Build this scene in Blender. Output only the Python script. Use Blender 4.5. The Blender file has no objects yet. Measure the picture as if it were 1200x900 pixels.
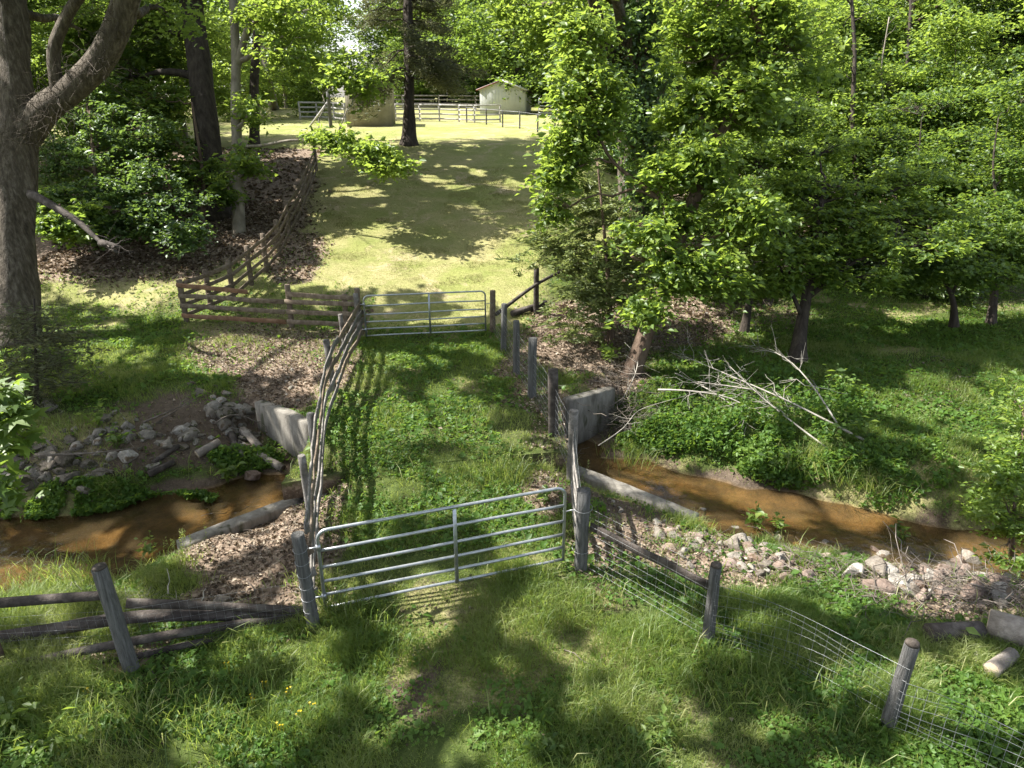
import bpy, bmesh, math, random
import numpy as np
from mathutils import Vector, Matrix

R = math.radians
random.seed(7)
rng = np.random.default_rng(11)
sc = bpy.context.scene
col = sc.collection

# ------------------------------------------------------------------ camera numbers
PITCH = R(22.0); CZ = 6.65; F = 833.0
SP, CP = math.sin(PITCH), math.cos(PITCH)

def at(px, py, t):
    """world point seen at a photo pixel at depth t"""
    u = (450 - py) / F
    return np.array([t * (px - 600) / F, t * (CP + u * SP), CZ + t * (-SP + u * CP)])

def pix(x, y, z):
    t = np.maximum(y * CP - (z - CZ) * SP, 0.05)
    u = (y * SP + (z - CZ) * CP) / t
    return 600 + x / t * F, 450 - u * F, t

# ------------------------------------------------------------------ noise
def vnoise(x, y, seed=0):
    x = np.asarray(x, float); y = np.asarray(y, float)
    xi = np.floor(x).astype(np.int64); yi = np.floor(y).astype(np.int64)
    fx = x - xi; fy = y - yi
    fx = fx * fx * (3 - 2 * fx); fy = fy * fy * (3 - 2 * fy)
    def hsh(a, b):
        n = (a * 374761393 + b * 668265263 + seed * 1442695041) & 0x7fffffff
        n = ((n ^ (n >> 13)) * 1274126177) & 0x7fffffff
        return ((n ^ (n >> 16)) & 0xffff) / 65535.0
    a = hsh(xi, yi); b = hsh(xi + 1, yi); c = hsh(xi, yi + 1); d = hsh(xi + 1, yi + 1)
    return (a * (1 - fx) + b * fx) * (1 - fy) + (c * (1 - fx) + d * fx) * fy

def fbm(x, y, seed=0, oct=3):
    s = 0; a = 0.5; tot = 0
    for i in range(oct):
        s = s + a * vnoise(x * 2 ** i, y * 2 ** i, seed + i * 17); tot += a; a *= 0.5
    return s / tot

def sstep(a, b, v):
    t = np.clip((v - a) / (b - a), 0, 1)
    return t * t * (3 - 2 * t)

# ------------------------------------------------------------------ terrain
STREAM = np.array([(-60, 3), (-30, 6.5), (-16, 9.2), (-12, 10.1), (-9, 11.0), (-6.4, 12.3), (-3.6, 13.3), (-1.4, 13.85), (0.8, 14.25), (2.6, 13.95),
                   (4.6, 12.55), (6.8, 11.7), (9, 11.0), (14, 9.9), (30, 7.5), (60, 3)], float)
WZ = -1.25
TRK = np.array([(-0.4, -20), (-0.5, 4), (-0.9, 8.5), (-1.45, 12), (-1.75, 14.5), (-2.3, 18), (-2.6, 21), (-3, 26)], float)

def dist_poly(x, y, P):
    best = np.full(np.shape(x), 1e9); side = np.zeros(np.shape(x))
    for i in range(len(P) - 1):
        ax, ay = P[i]; bx, by = P[i + 1]
        dx, dy = bx - ax, by - ay
        s = np.clip(((x - ax) * dx + (y - ay) * dy) / (dx * dx + dy * dy), 0, 1)
        d = np.hypot(x - ax - s * dx, y - ay - s * dy)
        cr = dx * (y - ay) - dy * (x - ax)
        m = d < best
        best = np.where(m, d, best); side = np.where(m, np.sign(cr), side)
    return best, side

def height(x, y):
    x = np.asarray(x, float); y = np.asarray(y, float)
    # rise of the lawn beyond the second gate
    start = 21.5 + 6.0 * sstep(2, 9, x)
    yy = np.maximum(y - start, 0)
    rise = np.where(yy < 23.5, 0.17 * yy * sstep(0, 3, yy + 0.01), 4.0 + (yy - 23.5) * 0.034)
    rise = np.minimum(rise, 6.0)
    base = rise + 0.16 * (fbm(x * 0.35, y * 0.35, 3) - 0.5) + 0.07 * (fbm(x * 1.3, y * 1.3, 5) - 0.5)
    # stream
    d, side = dist_poly(x, y, STREAM)
    wob = (fbm(x * 0.6, y * 0.6, 9) - 0.5)
    dd = d + wob * 1.0 - .55 * sstep(-4.5, -6.5, x) * (side < 0) - .2 * sstep(-4.5, -6.5, x)
    far = side > 0
    w0 = np.where(far & (x > 0), .82, 1.0)
    run = np.where(far, 2.2, 1.9)
    k = sstep(w0 - 0.25, w0 + run, dd)
    k = 0.65 * k + 0.35 * sstep(w0 - 0.1, w0 + 0.7, dd)
    bed = -1.42 + 0.26 * (fbm(x * 0.8, y * 1.1, 21) - 0.5) + 0.05 * (fbm(x * 4, y * 4, 22) - .5)
    bank = base - 0.25 * (1 - sstep(2.5, 6, d))
    h = bed * (1 - k) + bank * k
    # causeway of the track on both sides of the culvert
    tl, _ = dist_poly(x, y, TRK)
    cz = (1 - sstep(2.3, 3.2, tl)) * sstep(1.28, 1.36, d) * (y > 8) * (y < 20)
    h = h * (1 - cz) + (0.02 + 0.04 * (fbm(x, y, 31) - 0.5)) * cz
    # ground dug out in front of, and filled behind, the four wing walls
    for ax, ay, bx, by, lo0, lo1, back, sgn in WALLS:
        dx, dy = bx - ax, by - ay; L = math.hypot(dx, dy); s = ((x - ax) * dx + (y - ay) * dy) / L / L
        dn = sgn * (dx * (y - ay) - dy * (x - ax)) / L          # positive towards the stream
        side = sstep(-.35, -.05, s) * (1 - sstep(1.0, 1.35, s))
        f = side * sstep(0, .06, dn) * (1 - sstep(.7, 1.5, dn))
        lo = lo0 + (lo1 - lo0) * np.clip(s, 0, 1)
        h = np.where(h > lo, h * (1 - f) + lo * f, h)
        if back < -.5: h = np.where((dn < 0) & (h > -.64 + .5 * (-dn)), h + (-.64 + .5 * (-dn) - h) * side * (1 - sstep(.9, 1.6, -dn)), h)
        f = side * sstep(.02, -.05, dn) * (1 - sstep(.5, 1.3, -dn))
        h = np.where(h < back, h * (1 - f) + back * f, h)
    return h
# x0, y0, x1, y1, ground in front at each end, ground behind, side
WALLS = [(-4.42, 14.25, -6.1, 15.75, -1.3, -.85, -.12, 1), (1.3, 15.55, 2.5, 16.55, -1.35, -1.1, -.1, -1), (-4.0, 11.95, -5.85, 10.5, -1.5, -1.45, -.72, -1), (1.2, 13.05, 3.3, 11.35, -1.55, -1.4, -.72, 1)]

def gz(x, y):
    return float(height(np.array([x]), np.array([y]))[0])

def G(px, py):
    """ground point seen at a photo pixel"""
    t = np.linspace(5, 130, 5000)
    u = (450 - py) / F
    x = t * (px - 600) / F; y = t * (CP + u * SP); z = CZ + t * (-SP + u * CP)
    b = np.nonzero(z < height(x, y))[0]
    i = b[0] if len(b) else len(t) - 1
    return np.array([x[i], y[i], gz(x[i], y[i])])

# ------------------------------------------------------------------ sun and the sun patches cut through the canopy
EXPOSURE = 1.72
SUN = np.array([-1.0, 0.22, 1.22]); SUN /= np.linalg.norm(SUN)
LIT = [  # chosen sun patches, canopy leaves shading them are cut away: cx, cy, rx, ry, tilt
    (482, 760, 50, 95, 12), (700, 700, 95, 38, 18), (775, 800, 85, 75, 25), (565, 878, 60, 28, 0), (40, 705, 85, 42, -10), (640, 655, 60, 40, 0),
    (560, 570, 95, 44, 0), (425, 550, 72, 110, 0), (520, 505, 70, 24, 0), (600, 600, 60, 30, 0), (425, 455, 50, 50, 0), (530, 480, 85, 16, -5), (340, 610, 30, 22, 0), (275, 622, 75, 26, -22),
    (835, 655, 180, 42, 6), (1070, 690, 110, 34, 8), (760, 568, 70, 20, 8), (905, 590, 70, 18, 8), (820, 495, 120, 62, 10), (985, 450, 38, 30, 0),
    (1085, 412, 38, 26, 0), (1135, 520, 55, 26, 0), (300, 412, 110, 32, -5), (120, 402, 60, 22, 0), (170, 345, 100, 22, 0), (95, 325, 50, 12, 0),
    (510, 300, 150, 46, 0), (400, 320, 70, 22, 0), (585, 330, 70, 40, 0), (660, 405, 55, 40, 0), (650, 352, 60, 30, 0), (1130, 840, 110, 60, 0), (1010, 800, 45, 28, 0), (930, 860, 60, 30, 0),
    (230, 605, 30, 18, 0), (140, 640, 55, 14, 0), (760, 400, 60, 16, 0), (560, 250, 40, 10, 15), (520, 215, 40, 7, 15),
    (600, 215, 30, 8, 10), (420, 225, 40, 8, 0), (300, 300, 30, 20, 0), (230, 350, 80, 30, 0), (360, 690, 40, 30, 0), (900, 700, 60, 30, 0), (640, 300, 60, 30, 0),
    (470, 425, 60, 12, 0), (1080, 590, 60, 20, 0), (1160, 660, 50, 30, 0), 
]
def lit_mask(x, y):
    z = height(x, y)
    px, py, t = pix(x, y, z)
    nx = (fbm(x * 0.9, y * 0.9, 51) - 0.5); ny = (fbm(x * 0.9, y * 0.9, 52) - 0.5)
    nx = nx + .55 * (vnoise(x * 3.1, y * 3.1, 53) - .5); ny = ny + .55 * (vnoise(x * 3.1, y * 3.1, 54) - .5)
    px = px + nx * 900 / t; py = py + ny * 500 / t
    m = np.zeros(np.shape(x))
    for cx, cy, rx, ry, a in LIT:
        c, s = math.cos(R(a)), math.sin(R(a))
        dx, dy = px - cx, py - cy
        u = (dx * c + dy * s) / rx; v = (-dx * s + dy * c) / ry
        m = np.maximum(m, 1.35 - np.sqrt(u * u + v * v))
    for cx, cy, rr in ((-3.0, 6.5, 1.1),): m = np.maximum(m, 1.35 - np.hypot(x - cx, y - cy) / rr)
    m = np.where((py < 172) & (py > 60), 1.0, m)
    return m
def keep_shade(p):
    """overhead canopy leaves left after cutting out those that shade a chosen sun patch"""
    s = p[:, 2] / SUN[2]
    for _ in range(2):
        gx = p[:, 0] - s * SUN[0]; gy = p[:, 1] - s * SUN[1]
        s = (p[:, 2] - height(gx, gy)) / SUN[2]
    gx = p[:, 0] - s * SUN[0]; gy = p[:, 1] - s * SUN[1]
    m = lit_mask(gx, gy)
    fine = vnoise(gx * 2.2, gy * 2.2, 77)
    fine = np.where(gy < 11, .5 * vnoise(gx * 1.7, gy * 1.7, 79) + .5 * vnoise(gx * 3.6, gy * 3.6, 80) + .06, .55 * vnoise(gx * 1.15, gy * 1.15, 79) + .45 * fine)
    out = (m > 0.38) | (fine > np.where((gx > 2.5) & (gy < 16.5), .58, np.where((gx > 4) & (gy >= 16.5), .70, .64)))
    for cx, cy, cz, rr in LITV:      # canopy leaves are also cut out to put these crowns in sun
        d = np.array([cx, cy, cz]) - p; k = -(d @ SUN)
        out |= (k > 0) & (np.linalg.norm(d + k[:, None] * SUN, axis=1) < rr * (.75 + .5 * vnoise(p[:, 0] * 1.5, p[:, 1] * 1.5, 78)))
    return ~out
LITV = [(2.0, 18.6, 6.6, 2.6), (3.2, 18.6, 8.6, 3.0), (1.5, 18.8, 4.8, 1.0), (5.8, 17.8, 7.2, 2.4), (4.4, 17.6, 4.6, 1.2), (10.4, 18.3, 3.6, 1.9), (9.0, 18.7, 4.3, 2.0), (12.5, 24.5, 6.2, 3), (16, 25, 7, 3), (-5.6, 27.8, 4.6, 1.8), (8.9, 11, 1.2, 1.0), (3, 26, 9, 2.5), (15, 34, 9, 4), (7, 24, 7.5, 2.6), (15, 22, 5, 3), (-22, 48, 8, 7), (-27, 40, 8, 5), (2.0, 20.5, 3.2, 1.5), (1.0, 21.2, 4.6, 1.5), (24, 36, 9, 3), (-16, 30, 5.5, 1.7), (-14.2, 27.4, 4.2, 1.4)]

# ------------------------------------------------------------------ mesh builder
class MB:
    def __init__(s): s.v = []; s.f = {3: [], 4: []}; s.n = 0; s.c = []; s.big = []
    def add(s, v, f, c=None):
        v = np.asarray(v, float).reshape(-1, 3); f = np.asarray(f, np.int64)
        s.v.append(v); s.f[f.shape[1]].append(f + s.n); s.n += len(v)
        s.c.append(np.full(len(v), 0.5) if c is None else np.broadcast_to(np.asarray(c, float), (len(v),)))
    def ngon(s, idx): s.big.append(np.asarray(idx, np.int64) + s.n)
    def mesh(s, name, mat, smooth=False):
        me = bpy.data.meshes.new(name)
        V = np.concatenate(s.v) if s.v else np.zeros((0, 3))
        F3 = np.concatenate(s.f[3]) if s.f[3] else np.zeros((0, 3), np.int64)
        F4 = np.concatenate(s.f[4]) if s.f[4] else np.zeros((0, 4), np.int64)
        tot = np.concatenate([np.full(len(F3), 3), np.full(len(F4), 4), np.array([len(b) for b in s.big], np.int64)]).astype(np.int32)
        loops = np.concatenate([F3.ravel(), F4.ravel()] + s.big).astype(np.int32)
        me.vertices.add(len(V)); me.vertices.foreach_set('co', V.astype(np.float32).ravel())
        me.loops.add(len(loops)); me.loops.foreach_set('vertex_index', loops)
        me.polygons.add(len(tot))
        st = np.concatenate([[0], np.cumsum(tot)[:-1]]).astype(np.int32)
        me.polygons.foreach_set('loop_start', st); me.polygons.foreach_set('loop_total', tot)
        if smooth: me.polygons.foreach_set('use_smooth', np.ones(len(tot), bool))
        a = me.attributes.new('tint', 'FLOAT', 'POINT')
        a.data.foreach_set('value', np.concatenate(s.c).astype(np.float32))
        me.update(calc_edges=True)
        if mat: me.materials.append(mat)
        return me
    def build(s, name, mat, parent=None, smooth=False, origin=None):
        if origin is not None:
            s.v = [v - np.asarray(origin) for v in s.v]
        o = bpy.data.objects.new(name, s.mesh(name, mat, smooth)); col.objects.link(o)
        if origin is not None: o.location = [float(q) for q in origin]
        if parent: 
            o.parent = parent
            if origin is None: o.location = [-q for q in parent.location]
            else: o.location = [float(a - b) for a, b in zip(origin, parent.location)]
        return o

def tag(o, label=None, cat=None, group=None, kind=None):
    if label: o['label'] = label
    if cat: o['category'] = cat
    if group: o['group'] = group
    if kind: o['kind'] = kind
    return o

def empty(name, loc, label, cat, group=None, rz=0):
    o = bpy.data.objects.new(name, None); col.objects.link(o)
    o.location = [float(q) for q in loc]; o.rotation_euler = (0, 0, rz); o.empty_display_size = 0.3
    return tag(o, label, cat, group)

def dup(root, loc, rz=None, scale=None, label=None):
    r = root.copy(); col.objects.link(r); r.location = [float(q) for q in loc]
    if rz is not None: r.rotation_euler = (0, 0, rz)
    if scale is not None: r.scale = (scale,) * 3 if np.isscalar(scale) else scale
    if label: r['label'] = label
    for ch in list(root.children):
        c = ch.copy(); col.objects.link(c); c.parent = r
        for g in list(ch.children):
            d = g.copy(); col.objects.link(d); d.parent = c
    return r

def frames(P):
    P = np.asarray(P, float); T = np.gradient(P, axis=0)
    T /= np.maximum(np.linalg.norm(T, axis=1, keepdims=True), 1e-9)
    a = np.array([1.0, 0, 0]) if abs(T[0][0]) < 0.8 else np.array([0, 1.0, 0])
    N = []; n = a
    for t in T:
        n = n - t * np.dot(n, t); n /= max(np.linalg.norm(n), 1e-9); N.append(n)
    N = np.array(N); B = np.cross(T, N)
    return T, N, B

def tube(mb, P, rad, seg=6, rough=0.0, cap=True, c=None, seed=0):
    P = np.asarray(P, float); rad = np.broadcast_to(np.asarray(rad, float), (len(P),))
    T, N, B = frames(P); n = len(P)
    a = np.linspace(0, 2 * np.pi, seg, endpoint=False)
    rr = rad[:, None] * np.ones(seg)[None]
    if rough:
        L = np.concatenate([[0], np.cumsum(np.linalg.norm(np.diff(P, axis=0), axis=1))])
        g = vnoise(np.cos(a)[None] * 2.5 + L[:, None] * 0.8 + 10 + seed, np.sin(a)[None] * 2.5 + 20 + 0 * L[:, None], 5) - 0.5
        rr = rr * (1 + rough * 2 * g)
    V = P[:, None] + rr[..., None] * (np.cos(a)[None, :, None] * N[:, None] + np.sin(a)[None, :, None] * B[:, None])
    i = np.arange(n - 1)[:, None] * seg; j = np.arange(seg)[None]; k = (j + 1) % seg
    Fq = np.stack([i + j, i + k, i + seg + k, i + seg + j], -1).reshape(-1, 4)
    V = V.reshape(-1, 3)
    if cap:
        mb.ngon(np.arange(seg)[::-1]); mb.ngon((n - 1) * seg + np.arange(seg))
    mb.add(V, Fq, c)

def box(mb, c, ax, c_=None):
    """oriented box: centre and three half-axis vectors"""
    c = np.asarray(c, float); A = [np.asarray(a, float) for a in ax]
    V = np.array([c + sx * A[0] + sy * A[1] + sz * A[2] for sx in (-1, 1) for sy in (-1, 1) for sz in (-1, 1)])
    Fq = [(0, 1, 3, 2), (4, 6, 7, 5), (0, 4, 5, 1), (2, 3, 7, 6), (0, 2, 6, 4), (1, 5, 7, 3)]
    mb.add(V, Fq, c_)

def board(mb, P, h, th, c=None, up=(0, 0, 1), warp=0.0, seed=0):
    """a sawn board swept along points, section th x h with small chamfers and ragged edges"""
    P = np.asarray(P, float); n = len(P); r = np.random.default_rng(seed)
    T = np.gradient(P, axis=0); T /= np.linalg.norm(T, axis=1, keepdims=True)
    U = np.broadcast_to(np.asarray(up, float), P.shape); U = U - T * np.sum(U * T, axis=1, keepdims=True); U /= np.linalg.norm(U, axis=1, keepdims=True)
    S = np.cross(T, U)
    b = min(h, th) * 0.18
    sec = [(-th / 2 + b, -h / 2), (th / 2 - b, -h / 2), (th / 2, -h / 2 + b), (th / 2, h / 2 - b), (th / 2 - b, h / 2), (-th / 2 + b, h / 2), (-th / 2, h / 2 - b), (-th / 2, -h / 2 + b)]
    V = np.stack([P + s * S + u * U for s, u in sec], 1)
    V = V + (r.random((n, 1, 3)) - 0.5) * warp + (r.random(V.shape) - 0.5) * 0.006
    m = 8; i = np.arange(n - 1)[:, None] * m; j = np.arange(m)[None]; k = (j + 1) % m
    Fq = np.stack([i + j, i + k, i + m + k, i + m + j], -1).reshape(-1, 4)
    mb.ngon(np.arange(m)[::-1]); mb.ngon((n - 1) * m + np.arange(m))
    mb.add(V.reshape(-1, 3), Fq, c)

def leaves(mb, pos, size, up=0.6, elong=1.7, fold=0.25, c=None, shape='leaf', dirs=None, r=rng):
    """many single leaves, each four to six vertices with a fold along its rib"""
    pos = np.asarray(pos, float); n = len(pos)
    if n == 0: return
    size = np.broadcast_to(np.asarray(size, float), (n,)) * np.clip(np.exp(.38 * r.normal(size=n)), .4, 1.8)
    d = r.normal(size=(n, 3)) if dirs is None else dirs + 0.5 * r.normal(size=(n, 3))
    d[:, 2] *= 0.6; d /= np.linalg.norm(d, axis=1, keepdims=True)
    nn = r.normal(size=(n, 3)) * (1 - up) + np.array([0, 0, 1.0]) * up
    s = np.cross(d, nn); s /= np.maximum(np.linalg.norm(s, axis=1, keepdims=True), 1e-6)
    nn = np.cross(s, d)
    L = size[:, None]; W = L / elong
    if shape == 'leaf':
        V = np.stack([pos - d * L * 0.5, pos - d * L * .02 + s * W * 0.5 + nn * W * fold, pos + d * L * 0.5 - nn * L * 0.12, pos - d * L * .02 - s * W * 0.5 + nn * W * fold], 1)
        idx = np.array([(0, 1, 2), (0, 2, 3)]); m = 4
    elif shape == 'star':
        ang = np.linspace(0, 2 * np.pi, 10, endpoint=False); rad = np.array([.62, .24, .56, .22, .46, .16, .46, .22, .56, .24]) ; rad[5] = .2
        rim = [pos + L * (rad[q] * (np.cos(ang[q]) * d + np.sin(ang[q]) * s)) + nn * L * (-.10 if q % 2 == 0 else .02) for q in range(10)]
        V = np.stack([pos] + rim, 1); idx = np.array([(0, 1 + q, 1 + (q + 1) % 10) for q in range(10)]); m = 11
    else:   # lobed
        V = np.stack([pos - d * L * 0.45, pos - d * L * .3 + s * W * .6, pos + d * L * .0 + s * W * 0.32 + nn * W * fold * .5, pos + d * L * .22 + s * W * .62, pos + d * L * 0.55 - nn * L * .1,
                      pos + d * L * .22 - s * W * .62, pos - s * W * 0.32 + nn * W * fold * .5, pos - d * L * .3 - s * W * .6], 1)
        idx = np.array([(0, 1, 2), (2, 3, 4), (0, 2, 4), (0, 4, 6), (6, 4, 5), (0, 6, 7)]); m = 8
    cc = r.random(n) if c is None else np.broadcast_to(c, (n,))
    mb.add(V.reshape(-1, 3), (np.arange(n)[:, None, None] * m + idx[None]).reshape(-1, 3), np.repeat(cc, m))

def blades(mb, pos, hgt, wid, lean=0.5, c=None, r=rng, seg2=True):
    pos = np.asarray(pos, float); n = len(pos)
    if n == 0: return
    hgt = np.broadcast_to(hgt, (n,)) * (0.55 + 0.8 * r.random(n))
    a = r.random(n) * 2 * np.pi; ca, sa = np.cos(a), np.sin(a)
    b = r.random(n) * 2 * np.pi
    ln = lean * hgt * (0.3 + r.random(n))
    side = np.stack([-np.sin(b), np.cos(b), 0 * a], 1) * (np.broadcast_to(wid, (n,)) * (.7 + .6 * r.random(n)))[:, None] * 0.5
    off = np.stack([ca * ln, sa * ln, 0 * a], 1)
    zz = np.array([0, 0, 1.0])
    mid = pos + off * 0.35 + zz * hgt[:, None] * 0.62
    tip = pos + off + zz * (hgt * (1 - 0.25 * lean))[:, None]
    V = np.stack([pos - side, pos + side, mid + side * 0.8, mid - side * .8, tip], 1)
    cc = r.random(n) if c is None else np.broadcast_to(c, (n,))
    base = np.arange(n)[:, None] * 5
    mb.add(V.reshape(-1, 3), base + np.array([[0, 1, 2, 3]]), np.repeat(cc, 5))
    mb.f[3].append(base + np.array([[3, 2, 4]]) + mb.n - len(pos) * 5)

# ------------------------------------------------------------------ materials
def new_mat(name):
    m = bpy.data.materials.new(name); m.use_nodes = True
    nt = m.node_tree; nt.nodes.clear()
    out = nt.nodes.new('ShaderNodeOutputMaterial')
    return m, nt, out
def N(nt, t, **kw):
    n = nt.nodes.new(t)
    for k, v in kw.items():
        if k.startswith('_'): setattr(n, k[1:], v)
        else: n.inputs[k].default_value = v
    return n
def ramp(nt, stops):
    r = nt.nodes.new('ShaderNodeValToRGB'); e = r.color_ramp.elements
    while len(e) < len(stops): e.new(0.5)
    for q, (p, c) in zip(e, stops): q.position = p; q.color = (*c, 1)
    return r
def mixc(nt, fac, a, b, mode='MIX'):
    m = nt.nodes.new('ShaderNodeMix'); m.data_type = 'RGBA'; m.blend_type = mode
    for s, v in ((0, fac), (6, a), (7, b)):
        if isinstance(v, bpy.types.NodeSocket): nt.links.new(v, m.inputs[s])
        elif isinstance(v, tuple): m.inputs[s].default_value = (*v, 1)
        else: m.inputs[s].default_value = v
    return m.outputs[2]
def math_(nt, op, a, b=0.0, clamp=False):
    m = nt.nodes.new('ShaderNodeMath'); m.operation = op; m.use_clamp = clamp
    for s, v in ((0, a), (1, b)):
        if isinstance(v, bpy.types.NodeSocket): nt.links.new(v, m.inputs[s])
        else: m.inputs[s].default_value = v
    return m.outputs[0]
def geo_pos(nt): return nt.nodes.new('ShaderNodeNewGeometry').outputs['Position']
def noise(nt, vec, scale, detail=4, rough=0.6, dist=0.0):
    n = N(nt, 'ShaderNodeTexNoise', Scale=scale, Detail=detail, Roughness=rough, Distortion=dist)
    if vec is not None: nt.links.new(vec, n.inputs['Vector'])
    return n

def leaf_mat(name, dark, mid, light, trans, tfac=0.4, gloss=0.05, grough=0.4):
    m, nt, out = new_mat(name); L = nt.links.new
    at_ = N(nt, 'ShaderNodeAttribute', _attribute_name='tint')
    oi = nt.nodes.new('ShaderNodeObjectInfo')
    v = math_(nt, 'ADD', at_.outputs['Fac'], math_(nt, 'MULTIPLY', math_(nt, 'SUBTRACT', oi.outputs['Random'], 0.5), 0.35), True)
    r = ramp(nt, [(0.0, dark), (0.55, mid), (1.0, light)]); L(v, r.inputs[0])
    d = N(nt, 'ShaderNodeBsdfDiffuse'); L(r.outputs[0], d.inputs['Color'])
    tr = N(nt, 'ShaderNodeBsdfTranslucent'); L(mixc(nt, 0.65, r.outputs[0], trans), tr.inputs['Color'])
    mx = N(nt, 'ShaderNodeMixShader', Fac=tfac); L(d.outputs[0], mx.inputs[1]); L(tr.outputs[0], mx.inputs[2])
    g = N(nt, 'ShaderNodeBsdfGlossy', Roughness=grough); g.inputs['Color'].default_value = (.9, .95, .9, 1)
    m2 = N(nt, 'ShaderNodeMixShader', Fac=gloss); L(mx.outputs[0], m2.inputs[1]); L(g.outputs[0], m2.inputs[2])
    L(m2.outputs[0], out.inputs[0])
    return m

def rough_mat(name, cols, scale=8, stretch=(1, 1, 1), bump=0.4, rough=0.85, bscale=None, obj=True, spec=0.2, tint=0.0, metal=0.0, spots=None):
    m, nt, out = new_mat(name); L = nt.links.new
    tc = nt.nodes.new('ShaderNodeTexCoord'); mp = N(nt, 'ShaderNodeMapping'); mp.inputs['Scale'].default_value = stretch
    L(tc.outputs['Object'] if obj else geo_pos(nt), mp.inputs['Vector'])
    n = noise(nt, mp.outputs[0], scale, 6, 0.65, 0.3)
    k = len(cols); r = ramp(nt, [(0.28 + 0.44 * i / (k - 1), c) for i, c in enumerate(cols)]); L(n.outputs[0], r.inputs[0])
    c = r.outputs[0]
    if tint:
        a = N(nt, 'ShaderNodeAttribute', _attribute_name='tint')
        c = mixc(nt, 1.0, c, mixc(nt, a.outputs['Fac'], (1 - tint,) * 3, (1 + tint,) * 3), 'MULTIPLY')
    if spots:
        n3 = noise(nt, mp.outputs[0], spots[1], 3, 0.6)
        f = ramp(nt, [(spots[2], (0, 0, 0)), (spots[2] + .06, (1, 1, 1))]); L(n3.outputs[0], f.inputs[0])
        c = mixc(nt, f.outputs[0], c, spots[0])
    b = N(nt, 'ShaderNodeBsdfPrincipled', Roughness=rough, Metallic=metal); b.inputs['Specular IOR Level'].default_value = spec
    L(c, b.inputs['Base Color'])
    n2 = noise(nt, mp.outputs[0], bscale or scale * 3, 5, 0.7)
    bp = N(nt, 'ShaderNodeBump', Strength=min(bump, 1), Distance=0.03 * max(1, bump * 1.6)); L(n2.outputs[0], bp.inputs['Height']); L(bp.outputs[0], b.inputs['Normal'])
    L(b.outputs[0], out.inputs[0])
    return m

M = {}
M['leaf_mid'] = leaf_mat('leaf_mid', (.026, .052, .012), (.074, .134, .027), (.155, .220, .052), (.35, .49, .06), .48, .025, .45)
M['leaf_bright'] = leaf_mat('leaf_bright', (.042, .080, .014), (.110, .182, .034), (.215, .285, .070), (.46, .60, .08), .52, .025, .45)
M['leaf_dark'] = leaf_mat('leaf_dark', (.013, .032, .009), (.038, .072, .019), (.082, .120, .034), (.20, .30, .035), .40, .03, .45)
M['leaf_glossy'] = leaf_mat('leaf_glossy', (.020, .048, .013), (.054, .106, .033), (.105, .160, .058), (.27, .41, .06), .42, .04, .45)
M['needle'] = leaf_mat('needle', (.05, .058, .032), (.095, .105, .056), (.145, .155, .085), (.24, .25, .10), .38, .02)
M['cedar'] = leaf_mat('cedar', (.088, .118, .040), (.165, .205, .075), (.25, .285, .115), (.38, .44, .12), .42, .02)
M['grass'] = leaf_mat('grass', (.028, .064, .010), (.096, .160, .026), (.30, .31, .125), (.42, .51, .085), .46, .02, .45)
M['lawn_blade'] = leaf_mat('lawn_blade', (.14, .155, .055), (.225, .225, .092), (.31, .29, .15), (.40, .40, .15), .3, .0)
M['herb'] = leaf_mat('herb', (.026, .064, .010), (.074, .148, .026), (.155, .23, .050), (.33, .49, .06), .42, .015, .5)
M['litter'] = leaf_mat('litter', (.05, .036, .026), (.155, .115, .080), (.38, .325, .25), (.3, .2, .1), .12, .01)
M['flower'] = leaf_mat('flower', (.6, .42, .02), (.75, .55, .02), (.8, .6, .03), (.7, .5, .02), .3, .02)
M['bark_grey'] = rough_mat('bark_grey', [(.035, .028, .021), (.105, .086, .066), (.215, .185, .15)], 4.5, (2.4, 2.4, .55), 2.2, bscale=7, spots=((.23, .225, .19), 1.3, .68))
M['bark_dark'] = rough_mat('bark_dark', [(.020, .016, .013), (.050, .040, .032), (.085, .07, .055)], 6, (1, 1, .2), 1.0, bscale=16)
M['bark_brown'] = rough_mat('bark_brown', [(.055, .036, .026), (.115, .080, .058), (.18, .135, .10)], 5, (1, 1, .25), 1.0, bscale=14)
M['bark_pale'] = rough_mat('bark_pale', [(.11, .095, .075), (.20, .175, .14), (.30, .27, .22)], 4, (1, 1, .4), .7, bscale=12)
M['wood_grey'] = rough_mat('wood_grey', [(.075, .068, .060), (.16, .148, .135), (.27, .25, .23)], 7, (1, 1, 1), .6, bscale=40, tint=.3)
M['wood_blue'] = rough_mat('wood_blue', [(.055, .053, .050), (.125, .123, .118), (.20, .197, .19)], 5, (7, 7, .5), 1.0, bscale=9, tint=.2)
M['wood_brown'] = rough_mat('wood_brown', [(.085, .062, .045), (.16, .125, .092), (.26, .21, .16)], 7, (1, 1, 1), .4, bscale=30, tint=.3)
M['wood_old'] = rough_mat('wood_old', [(.025, .021, .018), (.060, .050, .044), (.13, .115, .10)], 5, (1, 1, 1), .7, bscale=18, tint=.25)
M['wood_orange'] = rough_mat('wood_orange', [(.12, .068, .042), (.22, .125, .075), (.30, .195, .13)], 6, (1, 1, 1), .4, bscale=26, tint=.2)
M['wood_end'] = rough_mat('wood_end', [(.035, .028, .024), (.075, .062, .05), (.12, .10, .085)], 14, (1, 1, 1), .6)
M['dead_wood'] = rough_mat('dead_wood', [(.17, .155, .13), (.28, .26, .225), (.40, .375, .33)], 6, (1, 1, 1), .4, bscale=20, tint=.3)
M['twig'] = rough_mat('twig', [(.06, .05, .042), (.13, .11, .092), (.24, .21, .18)], 5, (1, 1, 1), .2, tint=.4)
M['log'] = rough_mat('log', [(.10, .085, .07), (.20, .175, .15), (.34, .31, .27)], 4, (1, 1, 1), .8, bscale=14)
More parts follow.
